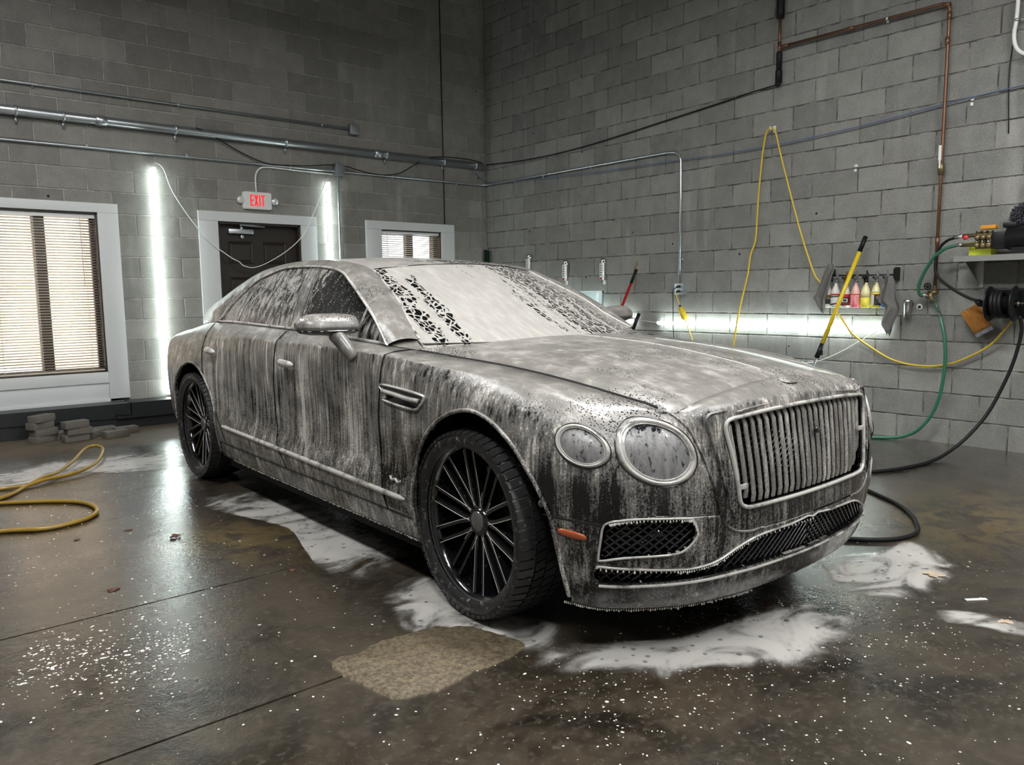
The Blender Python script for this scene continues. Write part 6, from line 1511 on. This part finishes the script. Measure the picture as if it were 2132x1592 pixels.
# ------------------------------------------------------------------ on the floor
def floor_hose(name,label,pts,r,mat,lift=None,n=8):
    P=[]
    for k,q in enumerate(pts):
        x,y=q[:2]; z=floor_z(x,y)+r+(q[2] if len(q)>2 else 0); P.append((x,y,z))
    C=cr(P,8); o=Vector(C[0]); ob=MB().tube([Vector(p)-o for p in C],r,n).obj(name,M[mat],None,True,loc=tuple(o)); tag(ob,label,'hose'); return ob
floor_hose('yellow_hose','mustard yellow hose lying in loops on the wet floor below the large window',[(-6.9,-3.2),(-6.3,-3.22),(-5.991,-3.314),(-5.798,-3.42),(-5.597,-3.36),(-5.505,-3.20),(-5.520,-2.98),(-5.642,-2.80),(-5.907,-2.62),(-6.2,-2.45),(-6.5,-2.30),(-6.2,-2.20),(-5.87,-2.19),(-5.73,-2.23,.006),(-5.60,-2.15,.012),(-5.45,-2.10,.012),(-5.33,-2.02,.02),(-5.22,-1.86,.03),(-5.14,-1.66,.05),(-5.105,-1.50,.06),(-5.14,-1.42,.07),(-5.22,-1.46,.06),(-5.36,-1.74,.03),(-5.50,-1.98,.016),(-5.62,-2.12,.020),(-5.75,-2.26,.0),(-5.90,-2.47),(-6.3,-2.8)],.0125,'yellow_h')
floor_hose('black_hose','black hose running from the hose reel down onto the floor beside the car',[(-.25,-6.36,1.06-.055),(-.24,-6.375,.90),(-.25,-6.345,.70),(-.28,-6.29,.50),(-.34,-6.22,.30),(-.45,-6.13,.13),(-.60,-6.06,.03),(-.80,-6.03),(-1.0,-6.0),(-1.22,-5.93),(-1.42,-5.80),(-1.6,-5.6),(-1.7,-5.3)],.0125,'black_rub')
floor_hose('black_hose','black hose curving in a loop on the wet floor by the front bumper',[(-1.70,-5.93),(-1.74,-6.0),(-1.80,-6.09),(-1.95,-6.31),(-2.10,-6.45),(-2.24,-6.54),(-2.38,-6.60),(-2.52,-6.595),(-2.64,-6.53),(-2.75,-6.40),(-2.85,-6.2)],.0115,'black_rub')
floor_hose('black_hose','short black hose arching up beside the grille near the wall',[(-.75,-5.35,.36),(-.62,-5.41,.30),(-.56,-5.485,.20),(-.56,-5.50,.10),(-.60,-5.45,.01),(-.70,-5.32)],.0125,'black_rub')
# leaves and litter
def leaf(name,label,x,y,size,rz,mat,lobes=5,curl=.3,seed=1):
    rnd=random.Random(seed); n=lobes*6; rim=[]
    for k in range(n):
        a=2*math.pi*k/n; r=size*(.55+.45*abs(math.cos(a*lobes/2))**.7)*(.9+.2*rnd.random()); rim.append((r*math.cos(a),r*math.sin(a)*.8,size*curl*(abs(math.sin(a*1.5))*.7+.15*rnd.random())))
    m=MB().add(rim+[(0,0,size*.10)],[(k,(k+1)%n,n) for k in range(n)]).tube([(-size*.2,0,size*.12),(-size*1.0,size*.1,size*.2),(-size*1.4,size*.15,size*.12)],size*.03,5)
    o=m.obj(name,M[mat],None,False,loc=(x,y,floor_z(x,y)+.001),rot=(0,0,rz)); o.modifiers.new('thick','SOLIDIFY').thickness=.0006; tag(o,label,'leaf','dead leaves on the floor')
leaf('leaf','red-brown curled dead leaf in the bright floor reflection',-5.304,-4.03,.034,.6,'leaf',5,.55,2)
leaf('leaf','pale shrivelled leaf on the wet floor ahead of the front bumper',-2.93,-6.90,.045,1.9,'leaf2',4,.3,5)
leaf('leaf','reddish scrap of leaf near the saw-cut floor joint',-5.74,-4.62,.030,.2,'leaf',3,.15,7)
leaf('leaf','small pale leaf scrap beside the paper strip',-3.24,-7.28,.030,2.6,'leaf2',3,.2,9)
for k,(x,y,l) in enumerate(((-5.46,-3.72,'small dark leaf fragment beside the yellow hose loop'),(-5.71,-3.72,'flat dark leaf fragment below the yellow hose'),(-5.05,-4.92,'tiny dark leaf crumb on the floor near the front wheel'))): leaf('leaf',l,x,y,.022,k,'leaf',3,.15,11+k)
ps=MB().box((-.045,-.009,0),(.045,.009,.003),.001).obj('paper_strip',M['paper'],None,False,loc=(-3.085,-7.125,.0005),rot=(0,0,-.62)); tag(ps,'small white paper strip on the floor ahead of the bumper','litter')
# foam puddles: thin sheets with feathered edges
def puddle(label,pts,z=.0016,n=6):
    C=cr([(a,b,0) for a,b in pts],n,True); N=len(C); c=np.mean([q[:2] for q in C],0); NRr=16
    vs=[];ed=[]
    for i in range(NRr):
        t=i/NRr
        for q in C:
            x=q[0]+(c[0]-q[0])*t; y=q[1]+(c[1]-q[1])*t; vs.append((x-c[0],y-c[1],floor_z(x,y)+z*min(1,.25+t*3)+.0006)); ed.append(min(1.0,t*2.2))
    vs.append((0,0,floor_z(*c)+z+.0006)); ed.append(1.0); fs=[]
    for i in range(NRr-1):
        for k in range(N): fs.append((i*N+k,i*N+(k+1)%N,(i+1)*N+(k+1)%N,(i+1)*N+k))
    for k in range(N): fs.append(((NRr-1)*N+k,(NRr-1)*N+(k+1)%N,NRr*N))
    o=mesh_obj('foam_puddle',vs,fs,M['puddle'],None,True,loc=(c[0],c[1],0)); at=o.data.attributes.new('edge','FLOAT','POINT'); at.data.foreach_set('value',ed); tag(o,label,'puddle','foam puddles round the car'); return o
puddle('large white foam puddle spreading in front of the bumper',[(-4.86,-6.36),(-4.74,-6.55),(-4.58,-6.72),(-4.42,-6.83),(-4.25,-6.93),(-4.05,-7.02),(-3.84,-7.05),(-3.66,-7.00),(-3.55,-6.85),(-3.55,-6.68),(-3.75,-6.60),(-4.0,-6.58),(-4.3,-6.52),(-4.55,-6.35),(-4.72,-6.25)],.003)
puddle('white foam puddle around the front tyre',[(-4.95,-5.55),(-5.02,-5.80),(-4.97,-6.02),(-4.84,-6.22),(-4.66,-6.36),(-4.52,-6.22),(-4.55,-5.95),(-4.52,-5.70),(-4.56,-5.45),(-4.68,-5.30),(-4.84,-5.36)],.0024)
puddle('long foam trail on the floor beneath the sill',[(-4.86,-5.30),(-4.96,-5.12),(-4.92,-4.85),(-4.84,-4.55),(-4.80,-4.30),(-4.86,-4.02),(-4.95,-3.75),(-5.0,-3.50),(-4.94,-3.28),(-4.78,-3.22),(-4.55,-3.35),(-4.45,-3.75),(-4.42,-4.25),(-4.45,-4.75),(-4.52,-5.2)],.002)
puddle('thin milky film spreading from the rear tyre towards the yellow hose',[(-4.55,-1.62),(-4.8,-1.45),(-5.15,-1.35),(-5.5,-1.42),(-5.85,-1.55),(-6.2,-1.8),(-6.1,-2.15),(-5.75,-2.15),(-5.4,-2.05),(-5.1,-2.25),(-4.8,-2.35),(-4.5,-2.2)],.0015)
puddle('milky foam film on the floor off the far front corner of the car',[(-3.45,-6.75),(-3.30,-6.95),(-3.0,-7.02),(-2.72,-6.95),(-2.55,-6.75),(-2.50,-6.60),(-2.70,-6.58),(-2.9,-6.50),(-3.1,-6.45),(-3.3,-6.5)],.0018)
puddle('foam streak trailing past the paper strip',[(-3.32,-7.05),(-3.22,-7.16),(-3.15,-7.35),(-3.10,-7.55),(-3.22,-7.62),(-3.32,-7.45),(-3.38,-7.25),(-3.42,-7.1)],.0014)
# foam flecks spattered over the floor (uncountable)
fk=MB(); random.seed(11)
def fleck(x,y,r):
    a0=random.uniform(0,6.28); e=random.uniform(1.0,1.9); vs=[];n=7
    for k in range(n):
        a=2*math.pi*k/n; u,v=r*e*math.cos(a),r*math.sin(a); vs.append((x+u*math.cos(a0)-v*math.sin(a0),y+u*math.sin(a0)+v*math.cos(a0),floor_z(x,y)+.0006))
    vs.append((x,y,floor_z(x,y)+.0006+r*.35)); fk.add(vs,[(k,(k+1)%n,n) for k in range(n)])
for k in range(900):
    x=random.uniform(-5.5,-2.6); y=random.uniform(-7.95,-6.2); fleck(x,y,abs(random.gauss(0,.0016))+.0007)
for k in range(500):
    d=random.gauss(0,.16); t=random.random(); x=-6.17+.50*t+d*.35; y=-5.16-.26*t+d*.9; fleck(x,y,abs(random.gauss(0,.0020))+.0011)
for k in range(500): fleck(random.uniform(-6.2,-4.9),random.uniform(-6.1,-2.2),abs(random.gauss(0,.002))+.0008)
for k in range(700):
    a=random.gauss(0,.22); x=-4.25+random.uniform(-.75,.8); y=-6.60-.35*(x+4.8)+a; fleck(x,y,abs(random.gauss(0,.0013))+.0006)
o=fk.obj('foam_flecks',M['foam_dot'],None,True); o['kind']='stuff'; tag(o,'white foam flecks spattered over the wet floor','foam')
